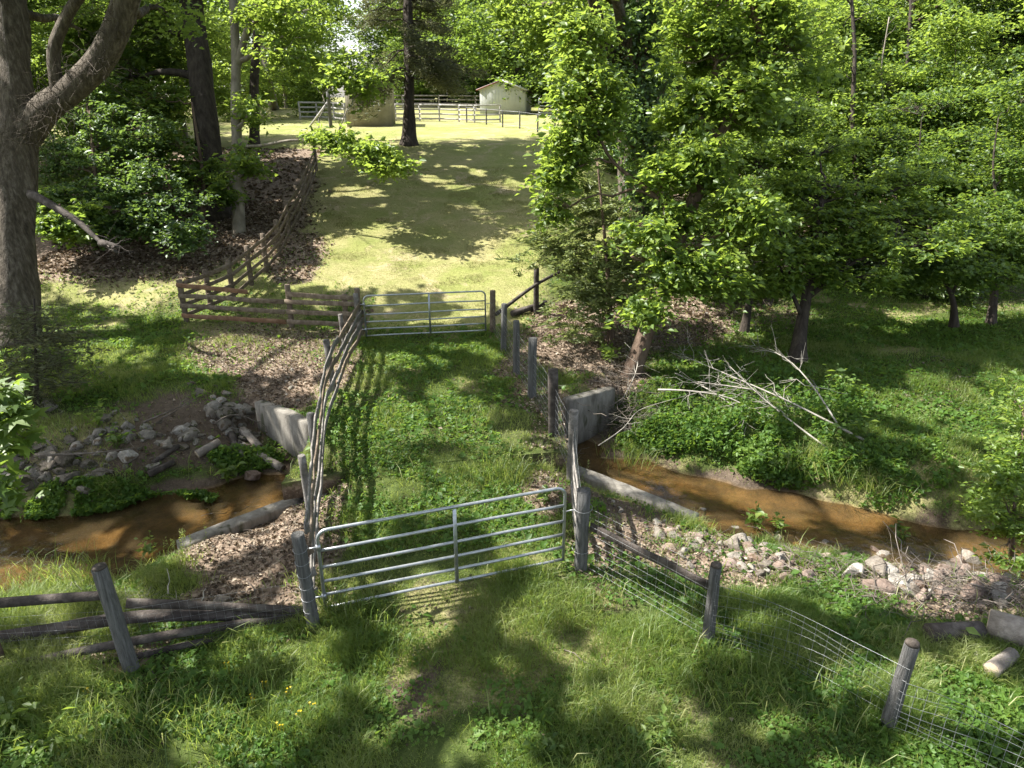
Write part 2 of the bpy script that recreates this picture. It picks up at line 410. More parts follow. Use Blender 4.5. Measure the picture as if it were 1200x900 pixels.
M['log_end'] = rough_mat('log_end', [(.28, .22, .15), (.40, .32, .23), (.50, .42, .32)], 9, (1, 1, 1), .3)
M['concrete'] = rough_mat('concrete', [(.085, .078, .064), (.175, .162, .14), (.27, .255, .225)], 3.0, (1.6, 1.6, .5), .6, bscale=22, spots=((.075, .075, .05), 1.7, .62))
def rock_mat(name, cols, dirt):
    m = rough_mat(name, cols, 4, (1, 1, 1), .8, bscale=14, spots=(dirt, 2.6, .54)); nt = m.node_tree
    b = next(n for n in nt.nodes if n.type == 'BSDF_PRINCIPLED'); src = b.inputs['Base Color'].links[0].from_socket
    oi = nt.nodes.new('ShaderNodeObjectInfo'); f = ramp(nt, [(0, (.50, .46, .42)), (.5, (.85, .82, .78)), (1, (1.05, 1.05, 1.05))]); nt.links.new(oi.outputs['Random'], f.inputs[0])
    nt.links.new(mixc(nt, 1.0, src, f.outputs[0], 'MULTIPLY'), b.inputs['Base Color']); return m
M['rock_pale'] = rock_mat('rock_pale', [(.17, .155, .135), (.30, .28, .25), (.44, .415, .38)], (.16, .125, .09))
M['rock_pink'] = rock_mat('rock_pink', [(.16, .12, .10), (.28, .22, .19), (.40, .34, .30)], (.15, .11, .08))
M['rock_grey'] = rock_mat('rock_grey', [(.11, .10, .085), (.21, .195, .17), (.31, .29, .255)], (.08, .08, .045))
M['galv'] = rough_mat('galv', [(.30, .32, .34), (.42, .44, .46), (.52, .54, .56)], 12, (1, 1, 1), .05, rough=.38, metal=.75, spec=.5)
M['wire'] = rough_mat('wire', [(.20, .21, .21), (.29, .30, .31), (.38, .38, .38)], 12, (1, 1, 1), .0, rough=.45, metal=.5, spec=.5)
M['white_wall'] = rough_mat('white_wall', [(.44, .45, .46), (.50, .51, .52), (.55, .56, .57)], 1.2, (1, 1, 1), .02, rough=.7)
M['cream_wall'] = rough_mat('cream_wall', [(.22, .20, .16), (.30, .275, .225), (.36, .335, .285)], 1.6, (1, 1, 1), .05, rough=.8)
M['roof'] = rough_mat('roof', [(.22, .19, .17), (.30, .27, .25), (.36, .33, .31)], 6, (1, 1, 1), .2)
M['trim'] = rough_mat('trim', [(.10, .035, .025), (.15, .05, .035), (.2, .07, .05)], 6)
M['rail_pale'] = rough_mat('rail_pale', [(.30, .28, .26), (.42, .40, .38), (.52, .50, .48)], 6, (1, 1, 1), .2)

# ground: masks live in a point colour attribute (r lush, g lawn, b litter), the wet bed from height
def ground_mat():
    m, nt, out = new_mat('ground'); L = nt.links.new
    pos = geo_pos(nt)
    a = N(nt, 'ShaderNodeAttribute', _attribute_name='cover'); sx = nt.nodes.new('ShaderNodeSeparateColor'); L(a.outputs['Color'], sx.inputs[0])
    n1 = noise(nt, pos, 1.3, 5, .65); n2 = noise(nt, pos, 9, 6, .7, .4); n3 = noise(nt, pos, 42, 4, .75, .5)
    fine = math_(nt, 'ADD', math_(nt, 'MULTIPLY', n2.outputs[0], .5), math_(nt, 'MULTIPLY', n3.outputs[0], .5))
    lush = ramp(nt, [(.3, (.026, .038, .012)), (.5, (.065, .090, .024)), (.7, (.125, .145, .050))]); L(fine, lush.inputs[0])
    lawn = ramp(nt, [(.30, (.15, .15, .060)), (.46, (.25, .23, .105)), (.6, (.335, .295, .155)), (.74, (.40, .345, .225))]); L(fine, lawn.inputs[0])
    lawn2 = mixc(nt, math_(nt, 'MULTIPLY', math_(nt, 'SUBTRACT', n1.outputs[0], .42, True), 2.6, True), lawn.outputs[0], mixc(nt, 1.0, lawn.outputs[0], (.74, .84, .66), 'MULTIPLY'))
    vo = N(nt, 'ShaderNodeTexVoronoi', Scale=17.0); L(pos, vo.inputs['Vector'])
    vc = nt.nodes.new('ShaderNodeSeparateColor'); L(vo.outputs['Color'], vc.inputs[0])
    lit = ramp(nt, [(.0, (.06, .044, .032)), (.35, (.135, .10, .074)), (.7, (.24, .185, .14)), (1, (.38, .32, .25))]); L(math_(nt, 'ADD', math_(nt, 'MULTIPLY', vc.outputs[0], .55), math_(nt, 'MULTIPLY', fine, .5)), lit.inputs[0])
    soil = ramp(nt, [(.3, (.042, .032, .024)), (.5, (.095, .072, .053)), (.7, (.19, .155, .12))]); L(fine, soil.inputs[0])
    # soft but broken edges
    def edge(ch):
        v = math_(nt, 'ADD', sx.outputs[ch], math_(nt, 'MULTIPLY', math_(nt, 'SUBTRACT', fine, .5), 1.1))
        return math_(nt, 'MULTIPLY', math_(nt, 'SUBTRACT', v, .34), 3.2, True)
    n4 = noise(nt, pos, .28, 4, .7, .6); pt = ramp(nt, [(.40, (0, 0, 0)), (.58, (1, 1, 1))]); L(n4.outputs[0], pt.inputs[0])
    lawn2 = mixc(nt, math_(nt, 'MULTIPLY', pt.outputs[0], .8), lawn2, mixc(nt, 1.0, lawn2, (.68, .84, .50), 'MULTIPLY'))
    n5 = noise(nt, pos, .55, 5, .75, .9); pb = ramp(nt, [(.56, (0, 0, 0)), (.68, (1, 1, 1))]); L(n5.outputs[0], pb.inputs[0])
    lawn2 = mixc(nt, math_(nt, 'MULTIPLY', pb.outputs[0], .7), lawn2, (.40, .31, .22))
    c = soil.outputs[0]
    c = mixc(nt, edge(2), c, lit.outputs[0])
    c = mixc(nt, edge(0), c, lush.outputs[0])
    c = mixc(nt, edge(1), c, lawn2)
    sp = nt.nodes.new('ShaderNodeSeparateXYZ'); L(pos, sp.inputs[0])
    bed = ramp(nt, [(.3, (.042, .034, .022)), (.44, (.11, .078, .042)), (.56, (.235, .155, .074)), (.70, (.37, .27, .155))]); L(math_(nt, 'ADD', math_(nt, 'MULTIPLY', n1.outputs[0], .6), math_(nt, 'MULTIPLY', fine, .4)), bed.inputs[0])
    bv = N(nt, 'ShaderNodeTexVoronoi', Scale=9.0); L(pos, bv.inputs['Vector']); bs = ramp(nt, [(.10, (1, 1, 1)), (.22, (0, 0, 0))]); L(bv.outputs['Distance'], bs.inputs[0])
    bedc = mixc(nt, math_(nt, 'MULTIPLY', bs.outputs[0], .65), bed.outputs[0], (.13, .11, .085))
    wet = math_(nt, 'MULTIPLY', math_(nt, 'SUBTRACT', WZ + .10, math_(nt, 'ADD', sp.outputs['Z'], math_(nt, 'MULTIPLY', fine, .1))), 12.0, True)
    c = mixc(nt, wet, c, bedc)
    b = N(nt, 'ShaderNodeBsdfPrincipled', Roughness=.95); b.inputs['Specular IOR Level'].default_value = .1; L(c, b.inputs['Base Color'])
    bp = N(nt, 'ShaderNodeBump', Strength=.7, Distance=.05); L(fine, bp.inputs['Height']); L(bp.outputs[0], b.inputs['Normal'])
    L(b.outputs[0], out.inputs[0]); return m
M['ground'] = ground_mat()

def water_mat():
    m, nt, out = new_mat('stream_water'); L = nt.links.new
    pos = geo_pos(nt)
    n = noise(nt, pos, 5, 3, .5, .6); bp = N(nt, 'ShaderNodeBump', Strength=.35, Distance=.025); L(n.outputs[0], bp.inputs['Height'])
    tr = N(nt, 'ShaderNodeBsdfTransparent'); tr.inputs[0].default_value = (.84, .76, .60, 1)
    df = N(nt, 'ShaderNodeBsdfDiffuse'); df.inputs[0].default_value = (.095, .070, .036, 1)
    mx = N(nt, 'ShaderNodeMixShader', Fac=.26); L(tr.outputs[0], mx.inputs[1]); L(df.outputs[0], mx.inputs[2])
    g = N(nt, 'ShaderNodeBsdfGlossy', Roughness=.03); L(bp.outputs[0], g.inputs['Normal'])
    fr = N(nt, 'ShaderNodeFresnel', IOR=1.33); L(bp.outputs[0], fr.inputs['Normal'])
    m2 = N(nt, 'ShaderNodeMixShader'); L(fr.outputs[0], m2.inputs[0]); L(mx.outputs[0], m2.inputs[1]); L(g.outputs[0], m2.inputs[2])
    L(m2.outputs[0], out.inputs[0]); return m
M['water'] = water_mat()

# ------------------------------------------------------------------ ground sheet and covers
DIRT = [(482, 770, 45, 95, 10, .7), (620, 775, 50, 22, 0, .6), (690, 705, 60, 25, 20, .4), (590, 880, 30, 14, 0, .6), (175, 510, 165, 46, -8, 1), (20, 560, 80, 30, 0, 1), (740, 602, 85, 26, 27, 1), (275, 635, 90, 34, -25, .9)]
LITTER = [(300, 640, 110, 70, -15, 1), (285, 700, 110, 40, 0, 1), (310, 410, 110, 42, 0, .9), (330, 450, 70, 35, 0, 1), (640, 500, 30, 60, 0, .9), (655, 560, 30, 60, 0, 1), (680, 400, 80, 55, 0, 1), (610, 440, 28, 50, 10, .8),
          (760, 380, 130, 40, 0, .9), (240, 270, 150, 55, -10, 1), (345, 300, 50, 40, -25, .8), (90, 290, 120, 40, 0, 1), (720, 440, 50, 30, 0, 1), (405, 415, 22, 60, 10, .8), (820, 655, 180, 36, 8, .8), (1100, 700, 140, 40, 6, .9),
          (200, 520, 150, 40, -8, .25), (380, 600, 24, 70, 0, .8), (150, 760, 90, 16, -12, .7), (700, 640, 50, 50, 30, .6), (1100, 450, 60, 40, 0, .4), (880, 370, 80, 30, 0, .5), (330, 215, 50, 40, 0, .8)]
def ell(px, py, lst):
    m = np.zeros(np.shape(px))
    for cx, cy, rx, ry, a, w in lst:
        c, s = math.cos(R(a)), math.sin(R(a)); dx, dy = px - cx, py - cy
        u = (dx * c + dy * s) / rx; v = (-dx * s + dy * c) / ry
        m = np.maximum(m, w * (1 - sstep(.6, 1.15, np.sqrt(u * u + v * v))))
    return m
def surf_z(x, y, z):
    d, s = dist_poly(x, y, STREAM)
    on = (d < 1.42) & (x > -4.2) & (x < 1.15) & (np.abs(y - 13.7) < 2.2)
    return np.where(on, .055, z)
DECK = False
def covers(x, y):
    z = height(x, y)
    if DECK: z = surf_z(x, y, z)
    px, py, t = pix(x, y, z)
    nx = (fbm(x * .8, y * .8, 61) - .5); ny = (fbm(x * .8, y * .8, 62) - .5)
    px = px + nx * 900 / t; py = py + ny * 500 / t
    litter = ell(px, py, LITTER); dirt = ell(px, py, DIRT)
    worn = sstep(.56, .72, fbm(x * .55 + 3, y * .55, 66)) * (y < 26) * .55
    wood = np.maximum(sstep(-10.2, -11.5, x) * sstep(23.5, 26, y), sstep(4.5, 7.5, x) * sstep(26, 28.5, y))
    wood = np.maximum(wood * (y < 44), sstep(7, 10, x) * (y >= 28))
    litter = np.maximum(litter, wood * .9)
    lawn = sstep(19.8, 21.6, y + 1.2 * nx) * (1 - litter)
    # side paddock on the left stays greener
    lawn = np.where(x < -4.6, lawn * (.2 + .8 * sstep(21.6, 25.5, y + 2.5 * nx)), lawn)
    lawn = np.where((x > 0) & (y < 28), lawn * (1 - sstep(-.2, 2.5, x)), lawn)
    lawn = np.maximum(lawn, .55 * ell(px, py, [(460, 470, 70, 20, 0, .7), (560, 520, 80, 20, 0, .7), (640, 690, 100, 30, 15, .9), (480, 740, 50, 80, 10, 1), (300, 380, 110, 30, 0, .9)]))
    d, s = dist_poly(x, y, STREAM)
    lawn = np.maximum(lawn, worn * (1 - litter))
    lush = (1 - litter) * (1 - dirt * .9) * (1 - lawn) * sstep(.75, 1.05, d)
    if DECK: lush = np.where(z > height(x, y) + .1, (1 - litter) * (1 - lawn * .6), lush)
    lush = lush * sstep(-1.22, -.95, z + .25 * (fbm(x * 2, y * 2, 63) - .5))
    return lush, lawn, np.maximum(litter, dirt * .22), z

def axis(segs):
    out = []
    for a, b, n in segs: out.append(np.linspace(a, b, n, endpoint=False))
    return np.concatenate(out + [[segs[-1][1]]])
xs = axis([(-600, -60, 18), (-60, -16, 60), (-16, 13, 290), (13, 60, 70), (60, 600, 18)])
ys = axis([(-300, 0, 20), (0, 6, 12), (6, 22, 180), (22, 50, 140), (50, 120, 60), (120, 900, 24)])
X, Y = np.meshgrid(xs, ys)
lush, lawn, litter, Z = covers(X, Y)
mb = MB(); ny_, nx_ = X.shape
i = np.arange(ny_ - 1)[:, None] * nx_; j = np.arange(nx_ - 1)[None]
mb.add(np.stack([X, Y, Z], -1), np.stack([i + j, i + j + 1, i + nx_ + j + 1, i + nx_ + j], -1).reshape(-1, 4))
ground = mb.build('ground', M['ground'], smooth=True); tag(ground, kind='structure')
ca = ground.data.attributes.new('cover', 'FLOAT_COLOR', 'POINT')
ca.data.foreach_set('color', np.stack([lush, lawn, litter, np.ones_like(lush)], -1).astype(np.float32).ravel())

# water sheet following the stream
def resample(P, step):
    P = np.asarray(P, float); L = np.concatenate([[0], np.cumsum(np.linalg.norm(np.diff(P, axis=0), axis=1))])
    s = np.linspace(0, L[-1], max(2, int(L[-1] / step) + 1))
    return np.stack([np.interp(s, L, P[:, k]) for k in range(P.shape[1])], 1)
def smooth_path(P, step=.25, it=3):
    Q = resample(P, step)
    for _ in range(it):
        Q[1:-1] = (Q[:-2] + 2 * Q[1:-1] + Q[2:]) / 4
    return Q
Q = resample(STREAM, .5); T = np.gradient(Q, axis=0); T /= np.linalg.norm(T, axis=1, keepdims=True); Nn = np.stack([-T[:, 1], T[:, 0]], 1)
wv = []
for k in (-3.0, -1.5, 0, 1.2, 2.4): wv.append(np.concatenate([Q + Nn * k, np.full((len(Q), 1), WZ)], 1))
wv = np.stack(wv, 1); m_ = wv.shape[1]
i = np.arange(len(Q) - 1)[:, None] * m_; j = np.arange(m_ - 1)[None]
mb = MB(); mb.add(wv, np.stack([i + j, i + m_ + j, i + m_ + j + 1, i + j + 1], -1).reshape(-1, 4))
tag(mb.build('stream_water', M['water'], smooth=True), kind='structure')

# ------------------------------------------------------------------ culvert bridge with its wing walls
cul = empty('culvert_bridge', (-1.6, 13.9, -1.5), 'old concrete culvert bridge carrying the grassy track over the stream', 'bridge')
def wall_mb(pts, z0, z1, th, seed=0):
    mb = MB(); P = resample(np.array(pts, float), .25); n = len(P)
    T = np.gradient(P, axis=0); T /= np.linalg.norm(T, axis=1, keepdims=True); S = np.stack([-T[:, 1], T[:, 0]], 1)
    zt = np.interp(np.linspace(0, 1, n), np.linspace(0, 1, len(z1)), z1)
    rj = np.random.default_rng(seed); b = .035
    ring = []
    for s, top, dz in ((-1, 0, 0), (-1, 1, -b), (-1 + 2 * b / th, 1, 0), (1 - 2 * b / th, 1, 0), (1, 1, -b), (1, 0, 0)):
        zz = np.where(top, zt + dz, z0) + (rj.random(n) - .5) * .012 * top
        ring.append(np.concatenate([P + S * (s * th / 2) + (rj.random((n, 2)) - .5) * .008, zz[:, None]], 1))
    V = np.stack(ring, 1); m = 6
    i = np.arange(n - 1)[:, None] * m; j = np.arange(m)[None]; k = (j + 1) % m
    mb.ngon(np.arange(m)); mb.ngon(((n - 1) * m + np.arange(m))[::-1])
    mb.add(V.reshape(-1, 3), np.stack([i + j, i + m + j, i + m + k, i + k], -1).reshape(-1, 4)); return mb
def chan(off, x0, x1):
    Pq = resample(STREAM, .2); Tq = np.gradient(Pq, axis=0); Tq /= np.linalg.norm(Tq, axis=1, keepdims=True)
    q = Pq + np.stack([-Tq[:, 1], Tq[:, 0]], 1) * off; return q[(q[:, 0] > x0) & (q[:, 0] < x1)]
wall_mb(chan(1.34, -4.2, 1.15), -1.9, [-.03, -.03], .26, 1).build('abutment', M['concrete'], cul)
wall_mb(chan(-1.34, -3.85, 1.1), -1.9, [-.03, -.03], .26, 2).build('abutment', M['concrete'], cul)
wall_mb([(-4.42, 14.25), (-5.05, 14.85), (-6.1, 15.75)], -1.9, [-.02, -.06, -.14], .26, 3).build('wing_wall', M['concrete'], cul)
wall_mb([(1.3, 15.55), (1.75, 15.9), (2.5, 16.55)], -1.9, [.0, -.05, -.12], .26, 4).build('wing_wall', M['concrete'], cul)
wall_mb([(-4.0, 11.95), (-4.6, 11.5), (-5.85, 10.5)], -1.9, [-.50, -.54, -.60], .32, 5).build('wing_wall', M['concrete'], cul)
wall_mb([(1.2, 13.05), (2.1, 12.35), (3.4, 11.3)], -1.9, [-.46, -.50, -.56], .34, 6).build('wing_wall', M['concrete'], cul)
# deck slab under the turf
mb = MB(); e0 = chan(1.3, -4.25, 1.2); e1 = chan(-1.3, -4.25, 1.2); n = 30
e0 = np.stack([np.interp(np.linspace(0, 1, n), np.linspace(0, 1, len(e0)), e0[:, k]) for k in (0, 1)], 1)
e1 = np.stack([np.interp(np.linspace(0, 1, n), np.linspace(0, 1, len(e1)), e1[:, k]) for k in (0, 1)], 1)
V = []
for k in np.linspace(-.08, 1.08, 16):
    p = e0 * (1 - k) + e1 * k; V.append(np.concatenate([p, np.full((n, 1), .035) + .03 * (fbm(p[:, 0:1], p[:, 1:2], 31) - .5)], 1))
V = np.array(V); rows = len(V); lo = V.copy(); lo[..., 2] = -.32
i = np.arange(rows - 1)[:, None] * n; j = np.arange(n - 1)[None]
q = np.stack([i + j, i + n + j, i + n + j + 1, i + j + 1], -1).reshape(-1, 4)
mb.add(V, q); mb.add(lo, q[:, ::-1])
st = [(0, j) for j in range(n)] + [(i_, n - 1) for i_ in range(1, rows)] + [(rows - 1, j) for j in range(n - 2, -1, -1)] + [(i_, 0) for i_ in range(rows - 2, 0, -1)]
rim = np.array([V[a] for a in st] + [lo[a] for a in st]); k = len(st)
mb.add(rim, [(a, (a + 1) % k, k + (a + 1) % k, k + a) for a in range(k)])
dk = mb.build('deck', M['ground'], cul)
x_, y_ = rim[:, 0], rim[:, 1]
allv = np.concatenate([V.reshape(-1, 3), lo.reshape(-1, 3), rim]); l_, w_, b_, _ = covers(allv[:, 0], allv[:, 1])
ca = dk.data.attributes.new('cover', 'FLOAT_COLOR', 'POINT'); edge_ = (np.abs(allv[:, 2]) > .1)
l_ = np.where(edge_, 0, np.maximum(l_, .6)); ca.data.foreach_set('color', np.stack([l_, w_, np.where(edge_, .2, b_), np.ones_like(l_)], -1).astype(np.float32).ravel())

# ------------------------------------------------------------------ gates
def make_gate(p0, p1, label, hgt=1.27, zb=.12, nr=6):
    p0 = np.array(p0, float); p1 = np.array(p1, float); W = np.linalg.norm(p1[:2] - p0[:2])
    root = empty('tube_gate', p0, label, 'gate', 'galvanised tube gates', math.atan2(p1[1] - p0[1], p1[0] - p0[0]))
    sl = (p1[2] - p0[2]) / W
    r = .024; rc = .14; Z0, Z1 = zb, zb + hgt; path = []
    def arc(cx, cz, a0, a1): return [(cx + rc * math.cos(a), cz + rc * math.sin(a)) for a in np.linspace(a0, a1, 7)]
    path = [(0.02, Z0)] + arc(.02 + rc, Z1 - rc, math.pi, math.pi / 2) + arc(W - .02 - rc, Z1 - rc, math.pi / 2, 0) + [(W - .02, Z0)]
    def loc(mb, name):
        o = bpy.data.objects.new(name, mb.mesh(name, M['galv'], True)); col.objects.link(o); o.parent = root; return o
    mb = MB(); tube(mb, [(a, 0, b + sl * a) for a, b in path], r, 8); loc(mb, 'frame')
    for k in range(nr - 1):
        z = Z0 + .02 + (Z1 - Z0) * [0, .17, .345, .53, .745][k]
        mb = MB(); xx = np.linspace(.03, W - .03, 12)
        tube(mb, np.stack([xx, 0 * xx, z + sl * xx + .006 * np.sin(xx * 1.7 + k)], 1), .022, 8); loc(mb, 'rail')
    mb = MB(); board(mb, [(W * .53, -.026, Z0 + sl * W / 2), (W * .53, -.026, Z1 - .02 + sl * W / 2)], .012, .05, up=(0, 1, 0)); loc(mb, 'brace')
    for z in (Z0 + .22, Z1 - .25):
        mb = MB(); tube(mb, [(-.1, 0, z), (.02, 0, z)], .014, 6); tube(mb, [(.02, 0, z - .04), (.02, 0, z + .04)], .034, 8); loc(mb, 'hinge')
    mb = MB(); zz = Z0 + .85 + sl * W
    tube(mb, [(W - .03, .03, zz), (W + .02, .06, zz - .04), (W + .1, .05, zz - .02), (W + .15, 0, zz)], .010, 5); loc(mb, 'latch_chain')
    return root
g1a, g1b = G(381, 722), G(661, 664); g2a, g2b = G(429, 399), G(570, 392)
make_gate(g1a, g1b, 'galvanised six bar tube gate across the track, the nearer and larger one')
make_gate(g2a, g2b, 'thin grey tube gate at the foot of the lawn, beyond the bridge', 1.22)

# ------------------------------------------------------------------ fences
def post(mb, base, h, r, lean=(0, 0), seg=10, sq=False, c=None, seed=0, sink=.25):
    b = np.array(base, float); top = b + np.array([lean[0], lean[1], h]); lo = b - np.array([lean[0], lean[1], h]) * (sink / h)
    rr = np.random.default_rng(seed)
    if sq:
        a = rr.random() * .15
        u = np.array([math.cos(a), math.sin(a), 0]) * r; v = np.array([-math.sin(a), math.cos(a), 0]) * r
        n = 5; P = [lo + (top - lo) * k / n for k in range(n + 1)]
        board(mb, P, 2 * r, 2 * r, c, up=(0, 1, .001), warp=.008, seed=seed)
    else:
        n = 7; P = np.array([lo + (top - lo) * k / n for k in range(n + 1)]) ; P[1:-1, :2] += (rr.random((n - 1, 2)) - .5) * .015
        P = np.concatenate([P, [top + (top - P[-2]) * .02]]); rad = np.full(n + 2, r) * (1.05 - .1 * np.linspace(0, 1, n + 2)); rad[-1] *= .86
        tube(mb, P, rad, seg, rough=.08, c=c, seed=seed)
def add_post(root, base, h, r, mat='wood_grey', **kw):
    mb = MB(); post(mb, base, h, r, **kw); return mb.build('post', M[mat], root)
def post_top(root, base, h, r, lean=(0, 0)):
    top = np.array(base, float) + [lean[0], lean[1], h]; d = np.array([lean[0], lean[1], h]); d /= np.linalg.norm(d)
    mb = MB(); tube(mb, [top + d * .004, top + d * .03, top + d * .045], [r * .96, r * .93, r * .7], 14, rough=.06); return mb.build('post_top', M['wood_end'], root)
def add_rail(root, P, h, th, mat='wood_grey', warp=.02, seed=0, c=None, name='rail'):
    P = np.array(P, float)
    if len(P) == 2: P = np.linspace(P[0], P[1], 7)
    rr = np.random.default_rng(seed); P = P.copy(); P[1:-1] += (rr.random((len(P) - 2, 3)) - .5) * warp
    mb = MB(); board(mb, P, h, th, c, seed=seed); return mb.build(name, M[mat], root)
def add_pole(root, P, r, mat='wood_old', seed=0, name='rail', rough=.25):
    mb = MB(); tube(mb, P, r, 9, rough=rough, seed=seed); return mb.build(name, M[mat], root)
def wire_mesh(root, P, h0, h1, dx=.15, nz=8, r=.0016, mat='wire', sag=.0):
    """woven stock wire: bottom points P (x,y,z), line wires and stays"""
    mb = MB(); P = resample(np.array(P, float), dx); n = len(P)
    zs = h0 + (h1 - h0) * np.linspace(0, 1, nz) ** 1.15
    w = lambda k: sag * np.sin(np.arange(n) * .35 + k) * .5
    for k, z in enumerate(zs):
        q = P.copy(); q[:, 2] += z + w(k); tube(mb, q, r * (1.5 if k in (0, nz - 1) else 1), 3, cap=False)
    for i_ in range(n):
        a = P[i_].copy(); b = P[i_].copy(); a[2] += zs[0] + w(0)[i_]; b[2] += zs[-1] + w(nz - 1)[i_]
        tube(mb, [a, (a + b) / 2 + [0, .01, 0], b], r, 3, cap=False)
    return mb.build('wire_mesh', M[mat], root)

# board fence along the left of the bridge
FL = np.array([(-4.42, 20.05), (-4.36, 17.9), (-4.22, 15.8), (-4.02, 13.8), (-3.62, 11.9), (-3.22, 10.0), (-2.82, 8.15)])
t = empty('board_fence', (*FL[3], 0), 'weathered grey board fence leaning along the left edge of the bridge track', 'fence')
for k, (x, y) in enumerate(FL[:-1]):
    ln = (random.uniform(-.08, .03), random.uniform(-.05, .05))
    add_post(t, (x - .06, y, gz(x + .35, y)), 1.36 if k else 1.38, .065, 'wood_blue' if k in (3, 4) else 'wood_grey', lean=ln, sq=(k % 2 == 0), seed=k, sink=.9 if k in (2, 3, 4) else .3, c=.2 + .6 * random.random())
FLs = np.concatenate([FL[:1], smooth_path(FL, .4), FL[-1:] + [[.04, .05]]])
for k in range(4):
    z = .22 + k * .31
    for a, b in ((0, .34), (.335, .67), (.665, 1.0)):
        n = len(FLs); q = FLs[int(a * (n - 1)):int(b * (n - 1)) + 1]
        wz = .028 * np.sin(np.arange(len(q)) * .45 + k * 1.3 + a * 9) ; dz = (a * 3 - 1) * .03 * (k - 1)
        P = np.stack([q[:, 0] + .03 + .015 * np.sin(np.arange(len(q)) * .6 + k), q[:, 1], z + wz + dz + .02], 1)
        add_rail(t, P, .155, .028, 'wood_brown' if (k + int(a * 3)) % 3 == 0 else 'wood_grey', .03, seed=k * 10 + int(a * 10), c=.3 + .6 * random.random())

# paddock board fence running left from the second gate
ca_, cb_ = G(219, 377), G(421, 388)
t = empty('board_fence', (ca_ + cb_) / 2, 'brown board fence with sunlit rust coloured boards, left of the far gate', 'fence')
for k, s in enumerate((0, .62, .93, 1.0)):
    p = ca_ * (1 - s) + cb_ * s; p[2] = gz(p[0], p[1])
    add_post(t, p, 1.34 if k != 2 else 1.15, .075, 'wood_brown', sq=True, seed=30 + k, c=.3 + .3 * k / 3, lean=(.02 * (k - 1), 0))
off = np.array([-.03, -.095, 0])
for k in range(4):
    z = .22 + .32 * k
    def PP(s): 
        p = ca_ * (1 - s) + cb_ * s + off; p[2] = gz(p[0], p[1]) + z; return p
    if k < 3: 
        add_rail(t, [PP(-.01), PP(.60) - [0, 0, .03]], .14, .03, 'wood_orange' if k == 0 else 'wood_brown', .02, 60 + k, c=.6)
        add_rail(t, [PP(.605) - [0, 0, .02], PP(1.0) + [0, 0, .02]], .14, .03, 'wood_orange' if k == 5 else 'wood_brown', .02, 70 + k, c=.8)
    else:
        add_rail(t, [PP(-.01) + [0, 0, .02], PP(.40) - [0, 0, .08]], .14, .03, 'wood_orange', .02, 66, c=.4)
        add_rail(t, [PP(.62) - [0, 0, .1], PP(1.0) - [0, 0, .12]], .14, .03, 'wood_brown', .02, 67, c=.8)

# fence climbing the hill at the left of the lawn
HB = [(219, 376), (248, 364), (274, 352), (295, 334), (313, 318), (328, 300), (339, 275), (350, 255), (362, 225), (371, 200)]
hb = [G(*p) for p in HB]
t = empty('board_fence', hb[4], 'dark board fence climbing the shaded hill at the left edge of the lawn', 'fence')
for k, p in enumerate(hb[1:]): add_post(t, p, 1.38, .075, 'wood_brown', sq=True, seed=90 + k, c=.2)
for k in range(4):
    for a in range(len(hb) - 1):
        p, q = hb[a].copy(), hb[a + 1].copy(); p[2] += .22 + .33 * k; q[2] += .22 + .33 * k; p[0] += .08; q[0] += .08
        add_rail(t, [p, q], .13, .03, 'wood_brown', .006, 100 + k * 12 + a, c=.15 + .35 * random.random())

# post and wire fence along the right of the bridge
RB = [((577, 389), 1.28), ((590, 411), 1.36), ((605, 438), 1.42), ((623, 473), 1.5), ((648, 511), 1.5), ((669, 562), 1.42)]
t = empty('wire_fence', G(623, 473), 'grey wooden posts with slack woven wire along the right of the bridge track', 'fence')
rbp = []
for k, (p, h) in enumerate(RB):
    g = G(*p) if k < 4 else at(*p, CZ / (SP + (p[1] - 450) / F * CP)); rbp.append(g)
    add_post(t, g, h, [.085, .08, .085, .10, .10, .085][k], ['wood_brown', 'wood_blue', 'wood_blue', 'wood_blue', 'wood_old', 'wood_grey'][k], sq=k in (3, 4), seed=130 + k, lean=(random.uniform(-.03, .03), 0), c=.5, sink=.4 if k < 4 else .5)
rbp.append(G(677, 660))
ww = np.array([p + [.02, -.05, .0] for p in rbp]); ww[:, 2] = 0.03
wire_mesh(t, ww, .04, 1.1, .16, 8, .0022, sag=.06)
for k in range(5):   # thin slats of the near panel, seen almost end-on
    z = .15 + .22 * k; q = [rbp[5] + [0, -.1, 0], (rbp[5] + rbp[6]) / 2 + [-.04, 0, 0], rbp[6] + [0, .1, 0]]
    P = smooth_path(np.array(q), .3); P[:, 2] = z + .04 * np.sin(np.arange(len(P)) + k)
    add_rail(t, P, .10, .02, 'wood_grey', .02, 150 + k, c=.7)

# brace rail and post by the cedar
t = empty('brace_fence', G(628, 366), 'dark post with a slanting brace pole beside the far gate', 'fence')
pb = G(628, 367); add_post(t, pb, 1.5, .085, 'wood_old', seed=160, c=.5)
pa = rbp[0] + [.1, 0, .55]; pc = G(655, 352) + [.3, .3, 1.05]
add_pole(t, smooth_path(np.array([pa, pb + [0, -.1, 1.0], pc]), .3), .055, 'wood_old', 161)
add_pole(t, [G(600, 372) + [0, 0, .12], G(640, 360) + [0, 0, .14]], .10, 'wood_old', 162, 'ground_log')

